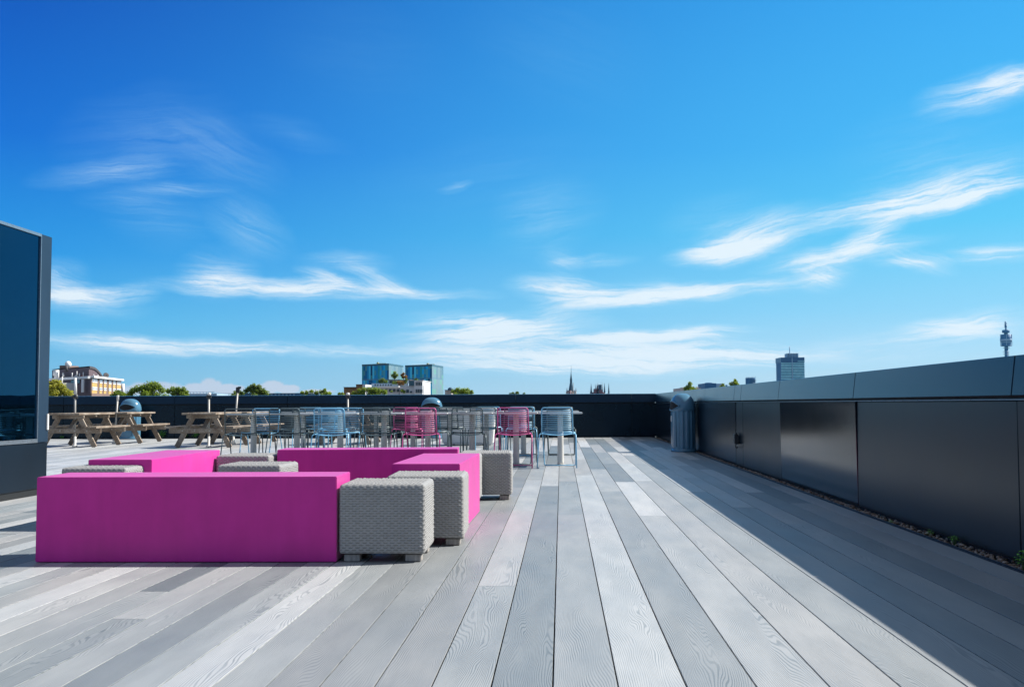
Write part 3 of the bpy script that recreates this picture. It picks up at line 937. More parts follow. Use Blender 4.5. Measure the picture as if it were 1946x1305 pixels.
# white tapered planter box behind the chairs
pa, pb = ground(838, 846), ground(938, 846)
pw = (pb - pa).length
g = MB(); hh = .76
lo = [(-pw/2+.03, -.24), (pw/2-.03, -.24), (pw/2-.03, .24), (-pw/2+.03, .24)]
hi = [(-pw/2-.03, -.30), (pw/2+.03, -.30), (pw/2+.03, .30), (-pw/2-.03, .30)]
A = [g.bm.verts.new((*p, .02)) for p in lo]; B = [g.bm.verts.new((*p, hh)) for p in hi]
for k in range(4): g.bm.faces.new((A[k], A[(k+1) % 4], B[(k+1) % 4], B[k]))
g.bm.faces.new(A[::-1]); g.bm.faces.new(B); g.bevel(.03, 3)
pl = empty('storage_trough', ((pa.x+pb.x)/2, pa.y+.25, 0), 0, 'white tapered trough standing behind the wire chairs, right of the middle bin', 'trough')
g.build('trough_body', m_white, pl)
g = MB(); g.box(-pw/2-.045, pw/2+.045, -.315, .315, hh+.001, hh+.03); g.bevel(.01, 2); g.build('rim', m_white, pl)
g = MB()
for s in (-1, 1): g.box(s*(pw/2-.2)-.06, s*(pw/2-.2)+.06, -.2, .2, 0, .019)
g.build('foot', m_dark, pl)

# ------------------------------------------------------------------ weeds along the walls
m_weed = mat('weed_leaf', (.15, .42, .05), .5, var=.3, vscale=30)
m_stem = mat('weed_stem', (.08, .14, .04), .6)
def weed(loc, h, n, label, seed):
    random.seed(seed)
    o = empty('weed_plant', loc, 0, label, 'weed', 'weeds growing along the parapet foot')
    gs, gl = MB(), MB()
    for k in range(n):
        a = random.random()*6.28; ln = h*random.uniform(.5, 1.0); sp = h*random.uniform(.2, .6)
        tip = Vector((math.cos(a)*sp*.6, math.sin(a)*sp, ln))
        mid = tip*.5 + Vector((0, 0, ln*.15))
        gs.tube([(0, 0, 0), mid, tip], [.0022, .0018, .001], 4)
        for q in range(5):
            c = mid.lerp(tip, q/4)
            d = Vector((math.cos(a + q*2.4), math.sin(a + q*2.4), random.uniform(-.2, .4))).normalized()
            L = h*random.uniform(.22, .38); side = d.cross(Vector((0, 0, 1))).normalized()
            p0, p1, p2, p3 = c, c + d*L*.45 + side*L*.2 + Vector((0, 0, L*.06)), c + d*L - Vector((0, 0, L*.25)), c + d*L*.45 - side*L*.2 + Vector((0, 0, L*.06))
            pm = c + d*L*.5 - Vector((0, 0, L*.02))
            v = [gl.bm.verts.new(p) for p in (p0, p1, p2, p3, pm)]
            gl.bm.faces.new((v[0], v[1], v[4])); gl.bm.faces.new((v[1], v[2], v[4])); gl.bm.faces.new((v[2], v[3], v[4])); gl.bm.faces.new((v[3], v[0], v[4]))
    gs.build('stem', m_stem, o); gl.build('leaf', m_weed, o)
xm = (XT + XW)/2 + .02
weed((xm-.015, 5.70, -.02), .115, 9, 'bright green leafy weed at the right edge of the picture', 1)
weed((xm+.005, 6.75, -.02), .07, 6, 'small weed sprouting in the pebbles, second from the right edge', 2)
weed((xm-.01, 7.15, -.02), .06, 5, 'round leaved seedling in the pebbles beside the deck trim', 3)
weed((xm-.03, 7.9, -.02), .05, 5, 'tiny green tuft poking over the deck trim', 4)
weed((xm-.0, 21.2, -.02), .10, 6, 'low weed in the shade behind the right bin', 5)
for k, (px, h, lb) in enumerate(((308, .20, 'leafy weed at the rear parapet foot, right of the left picnic tables'), (350, .15, 'leafy weed at the rear parapet foot under the middle picnic table'), (373, .17, 'weed at the rear parapet foot between the picnic table legs'), (515, .17, 'dark weed at the rear parapet foot behind the blue chair'), (1013, .16, 'weed at the rear parapet foot beside the right blue chair'), (118, .10, 'tiny weed at the rear parapet foot near the screen cabinet'))):
    weed((at(px, 826, YR-.1).x, YR-.1, -.03), h*1.3, 12, lb, 10+k)
random.seed(21)

# ------------------------------------------------------------------ trees beyond the parapet
def leaf_mat(name, c0, c1):
    m = bpy.data.materials.new(name); m.use_nodes = True
    t = NT(m.node_tree); b = m.node_tree.nodes['Principled BSDF']
    ri = t.n('ShaderNodeNewGeometry').outputs['Random Per Island']
    oc = t.n('ShaderNodeTexCoord').outputs['Object']
    n = t.noise(oc, .9, 3)
    t.l(t.ramp(t.math('MULTIPLY_ADD', ri, .6, t.math('MULTIPLY', n, .4)), [(.15, c0), (.85, c1)]), b.inputs['Base Color'])
    b.inputs['Roughness'].default_value = .6
    tr_ = t.n('ShaderNodeBsdfTranslucent'); mx = t.n('ShaderNodeMixShader'); mx.inputs[0].default_value = .5
    cl_ = b.inputs['Base Color'].links[0].from_socket
    t.l(t.mix(1, cl_, (1.5, 1.45, .9), 'MULTIPLY'), tr_.inputs['Color'])
    t.l(b.outputs[0], mx.inputs[1]); t.l(tr_.outputs[0], mx.inputs[2])
    t.l(mx.outputs[0], m.node_tree.nodes['Material Output'].inputs['Surface'])
    return m
LM = {'green': leaf_mat('leaves_green', (.10, .16, .018), (.27, .36, .05)), 'yellow': leaf_mat('leaves_yellow', (.22, .24, .025), (.44, .42, .06)),
      'deep': leaf_mat('leaves_deep', (.07, .12, .024), (.18, .25, .05)), 'rust': leaf_mat('leaves_rust', (.20, .11, .02), (.34, .2, .05))}
m_bark = mat('bark', (.09, .07, .05), .9, var=.3)
def tree(lobes, Y, lm, label, group='trees beyond the parapet', zb=ZG, leaf=.42, dens=1.0, name='tree', cat='tree', extra=True):
    """lobes: (px, py, radius px) of the leaf clumps that make the crown"""
    s = Y / F
    P = [(at(px, py, Y + random.uniform(-1, 1)*r*s*.4), r*s*1.12) for px, py, r in lobes]
    cx = sum(p.x for p, _ in P)/len(P)
    o = empty(name, (cx, Y, zb), 0, label, cat, group)
    org = Vector((cx, Y, zb))
    topz = max(p.z for p, _ in P); lowz = min(p.z for p, _ in P)
    maxr = max(r for _, r in P)
    gt, gl = MB(), MB()
    bot = lowz - maxr*2.2 if extra else lowz - maxr*.5
    Hh = max(.6, bot - zb)
    gt.tube([(0, 0, 0), (0, 0, Hh*.5), (0, 0, Hh), (0, 0, lowz-zb)], [max(.05, Hh*.018), max(.04, Hh*.014), max(.03, Hh*.010), .03], 8)
    pts = list(P)
    if extra:   # the part of the crown hidden below the parapet line
        span = max(abs(p.x-cx) for p, _ in P) + maxr
        for k in range(10):
            pts.append((Vector((cx + random.uniform(-span, span)*.8, Y + random.uniform(-span, span)*.6, lowz - maxr*random.uniform(.05, 2.0))), maxr*random.uniform(.7, 1.1)))
    for p, r in pts:
        q = p - org
        gt.tube([(0, 0, min(Hh, q.z*.9)), (q.x*.5, q.y*.5, (Hh+q.z)*.5), (q.x, q.y, q.z)], [max(.02, r*.07), max(.015, r*.05), .012], 5)
        leaf_ = leaf*.68; nn = int((r/leaf)**2 * 120 * dens) + 40
        for k in range(nn):
            d = Vector((random.gauss(0, 1), random.gauss(0, 1), random.gauss(0, 1))).normalized()
            rad = r * random.uniform(.2, 1.0)**.6 * random.choice((.8, .95, 1.05, 1.3)) * random.uniform(.85, 1.1)
            c = q + Vector((d.x*rad, d.y*rad, d.z*rad*.9))
            gl.leaf(c, leaf_*random.uniform(.6, 1.25), (d.x*.5, d.y*.5, .5 + d.z*.5))
    gt.build('trunk', m_bark, o); gl.build('crown', LM[lm], o, recalc=False)
    return o
tree([(100,738,10),(108,730,8),(117,736,8),(104,726,6),(124,744,7),(112,744,9),(92,733,10),(130,748,5)], 62, 'yellow', 'yellow green tree at far left below the brick building', leaf=.20)
tree([(219,747,4),(226,746,5),(234,748,4)], 60, 'green', 'small green treetop right of the white framed building', leaf=.16)
tree([(252,743,7),(262,739,7),(272,737,7),(284,733,8),(292,731,7),(300,735,8),(308,742,6),(287,740,9),(246,747,4),(275,744,8)], 64, 'green', 'broad green tree rising highest left of the middle picnic table', leaf=.20)
tree([(320,743,5),(329,740,6),(339,739,5),(348,740,5),(354,745,4),(334,745,6)], 66, 'green', 'low green treetop just right of the broadest tree', leaf=.18)
tree([(468,743,5),(474,738,6),(482,733,5),(481,741,7),(492,736,6),(497,742,6),(503,744,4),(488,744,6),(449,746,4),(457,747,5)], 70, 'deep', 'dark green lobed tree beside the tilted parasol pole', leaf=.18)
tree([(574,746,3.5),(583,746,4),(592,744,4),(601,746,4),(610,745,4),(617,741,3.5),(618,746,4),(626,747,3)], 72, 'green', 'row of low green treetops left of the tan brick building', leaf=.16)
tree([(645,748,3),(651,748,2.5)], 72, 'green', 'tiny treetop at the left corner of the tan brick building', leaf=.14)
tree([(684,743,5),(693,740,5),(690,746,5),(703,741,6),(713,741,6),(722,743,5),(731,745,5),(710,746,6),(672,747,4)], 74, 'green', 'green tree in front of the white terraced building', leaf=.17)
tree([(862,744,5),(869,741,5),(879,743,6),(888,742,5),(896,745,4),(873,746,6)], 70, 'green', 'green treetop right of the blue glass blocks', leaf=.17)
tree([(975,747,2.5),(983,746,3),(996,748,2.5),(970,748,2)], 80, 'deep', 'faint treetop just showing left of the church spire', leaf=.15)
tree([(1303,738,4),(1309,735,5),(1311,729,3.5),(1316,738,4),(1308,741,6)], 58, 'green', 'pointed green treetop behind the right bin', leaf=.15)
tree([(1374,731,2.5),(1373,734,3.5),(1376,737,4)], 60, 'green', 'narrow treetop beside the dark office block', leaf=.14)
tree([(1397,722,2.5),(1397,727,4),(1390,730,4),(1400,731,4)], 60, 'green', 'pointed green treetop left of the round tower block', leaf=.14)

# ------------------------------------------------------------------ buildings of the skyline
def wallbox(px0, px1, py0, Y, dep, name, m, parent=None, py1=None, out=0):
    a, b = at(px0, py0, Y), at(px1, py0, Y)
    z1 = max(a.z, b.z); z0 = ZG if py1 is None else at((px0+px1)/2, py1, Y).z
    o = MB().box(a.x, b.x, Y-out, Y+dep, z0, z1).build(name, m, parent)
    return o
C = lambda n, c, r=.7, **k: mat(n, c, r, **k)
m_white_r = C('render_white', (.62, .62, .63), vscale=.4)
m_brick = C('brick_purple', (.11, .075, .085), vscale=.5)
m_tan = C('brick_tan', (.28, .15, .055), vscale=.5)
m_buff = C('brick_buff', (.20, .13, .105), vscale=.5)
m_yel = C('panel_yellow', (.50, .33, .11), vscale=.5)
m_roof = C('roof_dark', (.06, .055, .06), vscale=.3)
m_win = C('window_dark', (.03, .05, .07), .15, vscale=.3)
m_win2 = C('window_grey', (.16, .21, .28), .25, vscale=.3)
m_wfr = C('window_frame', (.72, .72, .72), vscale=.3)
m_red = C('brick_red', (.33, .09, .06), vscale=.5)
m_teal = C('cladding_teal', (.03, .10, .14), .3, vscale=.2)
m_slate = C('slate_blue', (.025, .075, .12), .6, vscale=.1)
m_pale = C('stone_pale', (.42, .36, .33), vscale=.2)
m_gothic = C('brick_gothic', (.18, .085, .10), vscale=.2)
m_hazeblue = C('concrete_hazed', (.015, .095, .24), .6, vscale=.05)  # blue of the distant haze put into the wall colour
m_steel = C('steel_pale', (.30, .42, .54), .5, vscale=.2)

# far left: brick building with white window band and barrel roof
Yc = 118.0
Pc, Pr, Pl = at(172, 740, Yc), at(229, 740, Yc+16), at(60, 740, Yc+14)
Pc2, Pr2, Pl2 = Vector((Pc.x, Pc.y)), Vector((Pr.x, Pr.y)), Vector((Pl.x, Pl.y))
zw = at(172, 717, Yc).z
bl = empty('brick_building', (Pc.x, Pc.y, ZG), 0, 'brick building with white window bands, yellow panels and a barrel roof at far left', 'building')
def P3(v, z): return Vector((v.x, v.y, z)) - Vector((Pc.x, Pc.y, ZG))
def loc2(v): return (v.x - Pc.x, v.y - Pc.y)
back = Pr2 + (Pl2 - Pc2)
g = MB(); g.prism([loc2(Pc2), loc2(Pr2), loc2(back), loc2(Pl2)], 0, zw-ZG); g.build('wall', m_brick, bl)
dirR = (Pr2 - Pc2); LR = dirR.length; dirR.normalize(); nR = Vector((dirR.y, -dirR.x))
if nR.x < 0 and nR.y > 0: nR = -nR
mR = Matrix(((dirR.x, nR.x, 0, 0), (dirR.y, nR.y, 0, 0), (0, 0, 1, 0), (0, 0, 0, 1)))
def onR(g, u0, u1, z0, z1, o0, o1): return g.box(u0*LR, u1*LR, o0, o1, z0-ZG, z1-ZG, mR)
zz = lambda py: at(190, py, Yc+6).z
g = MB(); onR(g, 0, 1, ZG, zz(748), .004, .14); onR(g, 0, 1, zz(748)+.01, zw, .002, .06); g.build('side_wall', m_buff, bl)
g = MB(); onR(g, -.005, 1.005, zz(720), zz(716.5), .065, .4); g.build('cornice', m_wfr, bl)
for r_, (a_, b_) in enumerate(((728.5, 721), (742, 736.5))):
    for i, u in enumerate((.09, .28, .42, .58, .73, .90)):
        hw = .075 if i in (0, 5) else .042
        g = MB(); onR(g, u-hw, u+hw, zz(a_), zz(b_), .07, .16); wf = g.build('window', m_wfr, bl)
        g = MB()
        for q in range(3 if hw > .05 else 2):
            nq = 3 if hw > .05 else 2
            uu = u - hw + 2*hw*(q+.5)/nq
            onR(g, uu-hw/nq*.74, uu+hw/nq*.74, zz(a_)+.12, zz(b_)-.1, .165, .18)
        g.build('pane', m_win2, wf)
for i, u in enumerate((.09, .28, .42, .58, .73, .90)):
    hw = .075 if i in (0, 5) else .042
    for a_, b_ in ((736.2, 729), (748, 742.6)):
        g = MB(); onR(g, u-hw, u+hw, zz(a_), zz(b_), .065, .12); g.build('spandrel', m_yel, bl)
# left face: white frieze, lower white wing
dirL = (Pl2 - Pc2); LL = dirL.length; dirL.normalize(); nL = Vector((dirL.y, -dirL.x))
if nL.y > 0: nL = -nL
mL = Matrix(((dirL.x, nL.x, 0, 0), (dirL.y, nL.y, 0, 0), (0, 0, 1, 0), (0, 0, 0, 1)))
def onL(g, u0, u1, z0, z1, o0, o1): return g.box(u0*LL, u1*LL, o0, o1, z0-ZG, z1-ZG, mL)
zl = lambda py: at(140, py, Yc+4).z
g = MB(); onL(g, -.003, 1, zl(721), zl(716.5), .01, .35); g.build('frieze', m_wfr, bl)
g = MB(); onL(g, .22, .75, ZG, zl(728), .01, 3.5); g.build('wing', m_white_r, bl)
g = MB(); onL(g, .05, .075, zl(746), zl(722), .36, .5); g.build('downpipe', m_wfr, bl)
g = MB(); onL(g, .16, .30, zl(729), zl(722), .02, .08); g.build('window', m_win, bl)
# set back storey with a barrel roof
zt0, zt1 = zw, at(150, 700.5, Yc+8).z
A1, B1 = at(110, 705, Yc+11), at(169, 705, Yc+3); C1 = at(197, 712, Yc+12)
u1 = Vector((C1.x-B1.x, C1.y-B1.y)); fw = Vector((A1.x-B1.x, A1.y-B1.y))
g = MB()
N = 10
prof = [(k/N, (zt1-zt0)*(1 if k < 2 else math.cos((k-2)/(N-2)*PI/2.15))) for k in range(N+1)]
fr, bk = [], []
for k, z in prof:
    p = Vector((B1.x, B1.y)) + u1*k; q = p + fw*1.2
    fr.append(g.bm.verts.new((p.x-Pc.x, p.y-Pc.y, zt0-ZG+max(.02, z)))); bk.append(g.bm.verts.new((q.x-Pc.x, q.y-Pc.y, zt0-ZG+max(.02, z))))
fb = [g.bm.verts.new((v.co.x, v.co.y, zt0-ZG)) for v in fr]; bb = [g.bm.verts.new((v.co.x, v.co.y, zt0-ZG)) for v in bk]
for k in range(N):
    g.bm.faces.new((fr[k], fr[k+1], bk[k+1], bk[k])); g.bm.faces.new((fb[k], fb[k+1], fr[k+1], fr[k])); g.bm.faces.new((bb[k], bk[k], bk[k+1], bb[k+1]))
g.bm.faces.new((fb[0], fr[0], bk[0], bb[0]))
g.build('attic', m_brick, bl)
g = MB()
pr = [Vector((v.x, v.y, v.z)) for v in []]
for k in range(N):
    pass
pts = []
for k, z in prof:
    p = Vector((B1.x, B1.y)) + u1*k - fw*.02
    pts.append((p.x-Pc.x, p.y-Pc.y, zt0-ZG+max(.02, z)+.12))
rf = [g.bm.verts.new(p) for p in pts]; rb = [g.bm.verts.new((p[0]+fw.x*1.25, p[1]+fw.y*1.25, p[2])) for p in pts]
rf2 = [g.bm.verts.new((p[0], p[1], p[2]-.28)) for p in pts]; rb2 = [g.bm.verts.new((p[0]+fw.x*1.25, p[1]+fw.y*1.25, p[2]-.28)) for p in pts]
for k in range(N):
    g.bm.faces.new((rf[k], rf[k+1], rb[k+1], rb[k])); g.bm.faces.new((rf2[k], rf2[k+1], rf[k+1], rf[k])); g.bm.faces.new((rf2[k], rb2[k], rb2[k+1], rf2[k+1]))
g.build('roof', m_roof, bl)
for k, (px, py0, py1, r_, m_) in enumerate(((107.5, 720, 703, .28, m_wfr), (104, 714, 704, .2, m_wfr), (126, 706, 695, .2, m_roof), (233, 752, 729, .22, m_wfr), (120, 716, 708, .1, m_wfr))):
    Yq = Yc + (6 if px < 200 else 17)
    a, b_ = at(px, py0, Yq), at(px, py1, Yq)
    g = MB(); g.lathe([(r_, a.z-ZG), (r_, b_.z-ZG)], 10, (a.x-Pc.x, a.y-Pc.y)); g.build('flue' if px < 200 else 'chimney', m_, bl)
a, b_ = at(113, 701, Yc+12), at(135, 694, Yc+12)
g = MB(); g.box(a.x-Pc.x, b_.x-Pc.x-.4, 12, 15, zt1-ZG-.4, b_.z-ZG); o = g.build('roof_house', m_buff, bl)
g = MB(); g.box(at(124, 700, Yc+12).x-Pc.x, at(129, 700, Yc+12).x-Pc.x, 11.9, 11.99, at(126, 700, Yc+12).z-ZG, at(126, 696, Yc+12).z-ZG); g.build('red_panel', m_red, o)
a = at(129.5, 692, Yc+12)
g = MB(); g.lathe([(.34, a.z-ZG-.35), (.40, a.z-ZG), (.33, a.z-ZG+.22), (.2, a.z-ZG+.36), (.02, a.z-ZG+.4)], 14, (a.x-Pc.x, a.y-Pc.y)); g.build('cowl', m_wfr, o)
for px, py0, py1, r_ in ((146, 716, 705, .05), (151, 716, 709, .05), (137, 716, 708, .06), (158, 716, 707, .05), (118, 728, 716, .09), (178, 716, 711, .05), (186, 716, 712, .05)):
    a, b_ = at(px, py0, Yc+3), at(px, py1, Yc+3)
    g = MB(); g.lathe([(r_, a.z-ZG), (r_, b_.z-ZG)], 8, (a.x-Pc.x, a.y-Pc.y)); g.build('aerial', m_wfr, bl)
for px, py, w_ in ((142, 713, 3), (154, 712.5, 4), (165, 713, 2.5)):
    a, b_ = at(px, py, Yc+4.2), at(px+w_, 716.4, Yc+4.2)
    g = MB(); g.box(a.x-Pc.x, b_.x-Pc.x, 4.2, 5.0, b_.z-ZG, a.z-ZG); g.build('roof_unit', m_red if px == 154 else m_wfr, bl)
a = at(201.5, 713, Yc+13)
g = MB(); g.lathe([(.02, -.18), (.25, -.08), (.36, .03), (.34, .05), (.02, -.12)], 14); 
dsh = g.build('satellite_dish', m_roof, bl, (a.x-Pc.x, a.y-Pc.y, a.z-ZG), (R(70), 0, R(40)))

# long low roofs with lamp posts far behind the trees
ll = empty('train_shed', (0, 240, ZG), 0, 'long low dark roof far away between the trees, just over the parapet', 'building')
def lbox(par, px0, px1, py0, py1, Y, dep, name, m):
    a, b = at(px0, py0, Y), at(px1, py0, Y); z0 = at(px0, py1, Y).z if py1 else ZG
    L = par.location
    return MB().box(a.x-L.x, b.x-L.x, Y-L.y, Y-L.y+dep, z0-L.z, max(a.z, b.z)-L.z).build(name, m, par)
lbox(ll, 412, 572, 748.2, None, 240, 18, 'wall', m_hazeblue)
lbox(ll, 408, 576, 747.4, 748.3, 239.5, 19, 'roof', m_slate)
for k in range(8):
    g_ = lbox(ll, 508+k*7, 511+k*7, 748.6, 750.6, 239.8, .15, 'window', m_steel)
l2 = empty('distant_block', (0, 210, ZG), 0, 'pale distant roof with railings between the two left trees', 'building')
lbox(l2, 352, 412, 747.8, None, 210, 14, 'wall', m_steel)
for k in range(9): lbox(l2, 356+k*6, 356.8+k*6, 744.5, 747.7, 209.8, .3, 'post', m_steel)
lbox(l2, 354, 408, 744.8, 745.5, 209.75, .2, 'rail', m_steel)

# tan brick building
tn = empty('tan_building', (0, 160, ZG), 0, 'tan brick building with stepped parapet, left of the blue glass blocks', 'building')
lbox(tn, 653.5, 677, 736, None, 160, 12, 'wall', m_tan)
lbox(tn, 676.6, 688.5, 730.8, None, 159.6, 11, 'stair_tower', m_tan)
lbox(tn, 688.8, 694.5, 730.4, None, 159.4, 10, 'end_wall', m_white_r)
lbox(tn, 652.5, 677.2, 735.2, 736, 159.5, 12.8, 'coping', m_roof)
lbox(tn, 676, 689, 730, 730.8, 159.2, 12, 'coping', m_roof)

# blue glass office blocks
def curtain(name, hues, sx, sz):
    m = bpy.data.materials.new(name); m.use_nodes = True
    t = NT(m.node_tree); b = m.node_tree.nodes['Principled BSDF']
    oc = t.n('ShaderNodeTexCoord').outputs['Object']
    sp = t.n('ShaderNodeSeparateXYZ'); t.l(oc, sp.inputs[0])
    u = t.math('ADD', sp.outputs[0], t.math('MULTIPLY', sp.outputs[1], .37))
    iu = t.math('FLOOR', t.math('MULTIPLY', u, sx)); iz = t.math('FLOOR', t.math('MULTIPLY', sp.outputs[2], sz))
    cb = t.n('ShaderNodeCombineXYZ'); t.l(iu, cb.inputs[0]); t.l(t.math('FLOOR', t.math('MULTIPLY', sp.outputs[2], sz*.16)), cb.inputs[1])
    wn = t.n('ShaderNodeTexWhiteNoise', noise_dimensions='2D'); t.l(cb.outputs[0], wn.inputs['Vector'])
    cb2 = t.n('ShaderNodeCombineXYZ'); t.l(iu, cb2.inputs[0]); t.l(iz, cb2.inputs[1])
    wn2 = t.n('ShaderNodeTexWhiteNoise', noise_dimensions='2D'); t.l(cb2.outputs[0], wn2.inputs['Vector'])
    c = t.ramp(wn.outputs['Value'], [(i/(len(hues)), h) for i, h in enumerate(hues)], 'CONSTANT')
    c = t.mix(t.math('MULTIPLY', t.math('GREATER_THAN', wn2.outputs['Value'], .74), .6), c, (.12, .36, .26))
    fr = t.math('FRACT', t.math('MULTIPLY', sp.outputs[2], sz*.16))
    c = t.mix(t.math('MULTIPLY', t.math('LESS_THAN', fr, .05), .6), c, (.10, .2, .28))
    t.l(c, b.inputs['Base Color']); b.inputs['Roughness'].default_value = .2
    b.inputs['Specular IOR Level'].default_value = .2
    return m
m_cw = curtain('curtain_wall_blue', [(.002, .10, .24), (.004, .30, .60), (.006, .46, .80), (.002, .05, .13), (.004, .27, .52), (.08, .62, .82), (.003, .14, .32), (.02, .32, .34)], 2.5, .8)
m_cw2 = curtain('curtain_wall_pale', [(.11, .20, .25), (.15, .25, .30), (.08, .18, .24), (.16, .25, .28)], .9, .8)
m_gantry = C('gantry_yellow', (.6, .52, .25))
def glass_block(x0, xm_, x1, top, topr, Y, ang_dep, label, gx):
    o = empty('glass_office', (at(xm_, 740, Y).x, Y, ZG), 0, label, 'building', 'blue glass office blocks')
    L = o.location
    a, m_, b_ = at(x0, top, Y+6), at(xm_, top, Y), at(x1, top, Y+ang_dep)
    q = a + (b_ - m_)
    zt = m_.z
    pts = [(v.x-L.x, v.y-L.y) for v in (m_, b_, q, a)]
    g = MB(); A = [g.bm.verts.new((*p, 0)) for p in pts]; B = [g.bm.verts.new((*p, zt-ZG)) for p in pts]
    f0 = g.bm.faces.new((A[3], A[0], B[0], B[3]))
    g.bm.faces.new(B); g.bm.faces.new((A[1], A[2], B[2], B[1])); g.bm.faces.new((A[2], A[3], B[3], B[2]))
    g.build('facade', m_cw, o)
    g = MB(); A = [g.bm.verts.new((*p, 0)) for p in pts[:2]]; B = [g.bm.verts.new((*p, zt-ZG)) for p in pts[:2]]
    g.bm.faces.new((A[0], A[1], B[1], B[0])); g.build('side_facade', m_cw2, o)
    g = MB(); g.prism([(p[0]*1.004, p[1]) for p in pts], zt-ZG+.02, zt-ZG+.5); g.build('parapet', m_teal, o)
    ga, gb_ = at(gx[0], top-1.5, Y+5), at(gx[1], top-1.5, Y+5)
    g = MB(); g.box(ga.x-L.x, gb_.x-L.x, 4.8, 5.2, ga.z-ZG+.1, ga.z-ZG+.35); g.box(ga.x-L.x, ga.x-L.x+.5, 4.7, 5.3, zt-ZG+.5, ga.z-ZG+.6); g.box(gb_.x-L.x-.3, gb_.x-L.x, 4.8, 5.2, zt-ZG+.5, ga.z-ZG+.1); g.build('roof_gantry', m_gantry, o)
    return o
glass_block(688, 739, 766.5, 694, 697, 270, 16, 'blue glass office block with white terraces in front, left one of the pair', (716, 734))
glass_block(770, 821, 842.5, 695.8, 697, 262, 14, 'blue glass office block with pale right side, right one of the pair', (811, 826))

# white terraced building with a planted roof
tr = empty('terrace_building', (at(760, 740, 150).x, 150, ZG), 0, 'white terraced building with a roof garden in front of the glass blocks', 'building')
lbox(tr, 696, 772, 735, None, 150, 14, 'wall', m_white_r)
lbox(tr, 718, 757.5, 733.6, 735.4, 148.8, 1.1, 'canopy', m_wfr)
for k in range(9): lbox(tr, 701+k*7.6, 705.5+k*7.6, 739, 744.5, 149.85, .1, 'window', m_win)
lbox(tr, 706, 776, 728.5, 734.9, 152, 12, 'terrace_wall', m_steel)
for k in range(7): lbox(tr, 712+k*5, 714+k*5, 730, 733, 151.9, .1, 'window', m_win)
lbox(tr, 738, 777, 722, 728.4, 154, 10, 'penthouse', m_white_r)
lbox(tr, 737, 778, 721, 722, 153.5, 11, 'roof', m_roof)
lbox(tr, 740, 752, 723.5, 727.5, 153.9, .1, 'window', m_win); lbox(tr, 755, 768, 723.5, 727.5, 153.9, .1, 'window', m_win)
lbox(tr, 770, 790, 733, None, 148, 12, 'bay', m_white_r)
lbox(tr, 772, 777, 740, 746, 147.9, .1, 'window', m_win); lbox(tr, 779, 783, 743, 746, 147.9, .1, 'window', m_win)
lbox(tr, 777, 787, 722.8, 733, 147.6, 8, 'stair_house', m_teal)
lbox(tr, 787.2, 803, 723.5, None, 147.4, 9, 'corner_bay', m_white_r)
for k in range(4):
    lbox(tr, 790+k*3.3, 791.9+k*3.3, 726.5, 732, 147.25, .14, 'window', m_win)
    lbox(tr, 790+k*3.6, 792.2+k*3.6, 739.5, 746, 147.25, .14, 'window', m_win)
lbox(tr, 789, 803.5, 722.4, 723.4, 147, 9.6, 'cornice', m_wfr)
lbox(tr, 803.2, 805.5, 732, None, 148, 7, 'end_wall', m_white_r)
def shrub(lobes, Y, lm, label, pyb, name='roof_shrub', leaf=.22, cat='shrub'):
    zb = at(lobes[0][0], pyb, Y).z
    return tree(lobes, Y, lm, label, 'plants of the roof garden', zb, leaf, 1.2, name, cat, False)
shrub([(722,724,3),(727,722,4),(733,725,3.5),(725,727,4)], 152.8, 'deep', 'dark green shrub at the left of the white roof garden', 728.5)
shrub([(746,713,3),(750,709,3.5),(754,713,3),(750,716,4)], 156, 'green', 'small green tree standing on the white penthouse roof', 721)
shrub([(764,713,3),(767,710,2.5),(771,716,3.2),(766,716,3)], 156.5, 'rust', 'small rust leaved tree on the white penthouse roof', 721)
shrub([(748,727,3),(753,727,3)], 151.5, 'green', 'low green bush on the white terrace beside the orange grasses', 729)
shrub([(756,726,2.5),(761,725.5,2.8),(766,726,2.8),(759,729,3),(765,729,3)], 151.4, 'rust', 'clump of orange grasses on the white terrace', 733)
shrub([(772,721,2.5),(770,725,3)], 151.6, 'deep', 'dark bush between the orange grasses and the stair house', 728)
shrub([(789,720.5,1.8),(792,721,1.5)], 148.6, 'green', 'tiny plant on top of the white corner bay', 722.5)
shrub([(764,742,3),(768,744,3),(744,744,2.2)], 147.2, 'green', 'climbing green plant on the lower white front', 750)

sw = empty('small_house', (at(852, 740, 200).x, 200, ZG), 0, 'small pale roof house with blue dome, left of the green treetop', 'building')
lbox(sw, 845.5, 858, 741.5, None, 200, 8, 'wall', m_pale); lbox(sw, 844.8, 859, 740.6, 741.4, 199.6, 9, 'roof', m_slate)
a = at(856, 741, 204); L = sw.location
g = MB(); g.lathe([(.55, a.z-ZG), (.5, a.z-ZG+.3), (.25, a.z-ZG+.5), (.02, a.z-ZG+.55)], 12, (a.x-L.x, 4)); g.build('dome', m_slate, sw)

# church spire and gothic roofs
def cone(par, px, py0, py1, w0, Y, name, m, w1=.0, n=8):
    a, b = at(px, py0, Y), at(px, py1, Y); s = Y/F; L = par.location
    g = MB(); g.lathe([(max(.02, w0*s/2), a.z-L.z), (max(.02, w1*s/2), b.z-L.z)], n, (a.x-L.x, Y-L.y), smooth=False)
    return g.build(name, m, par)
def shaft(par, px, py0, py1, wdt, Y, name, m, n=8):
    return cone(par, px, py0, py1, wdt, Y, name, m, wdt, n)
Ys = 480.0
ch = empty('clock_tower', (at(1086, 745, Ys).x, Ys, ZG), 0, 'slender dark church spire with corner pinnacles on the horizon', 'tower')
a = at(1086, 747, Ys)
shaft(ch, 1085.5, 830, 742, 14, Ys, 'tower_shaft', m_pale, 4)
cone(ch, 1085.3, 744, 728, 10.5, Ys, 'spire_base', m_slate, 4.8)
shaft(ch, 1085.3, 728, 720, 4.4, Ys, 'lantern', m_slate)
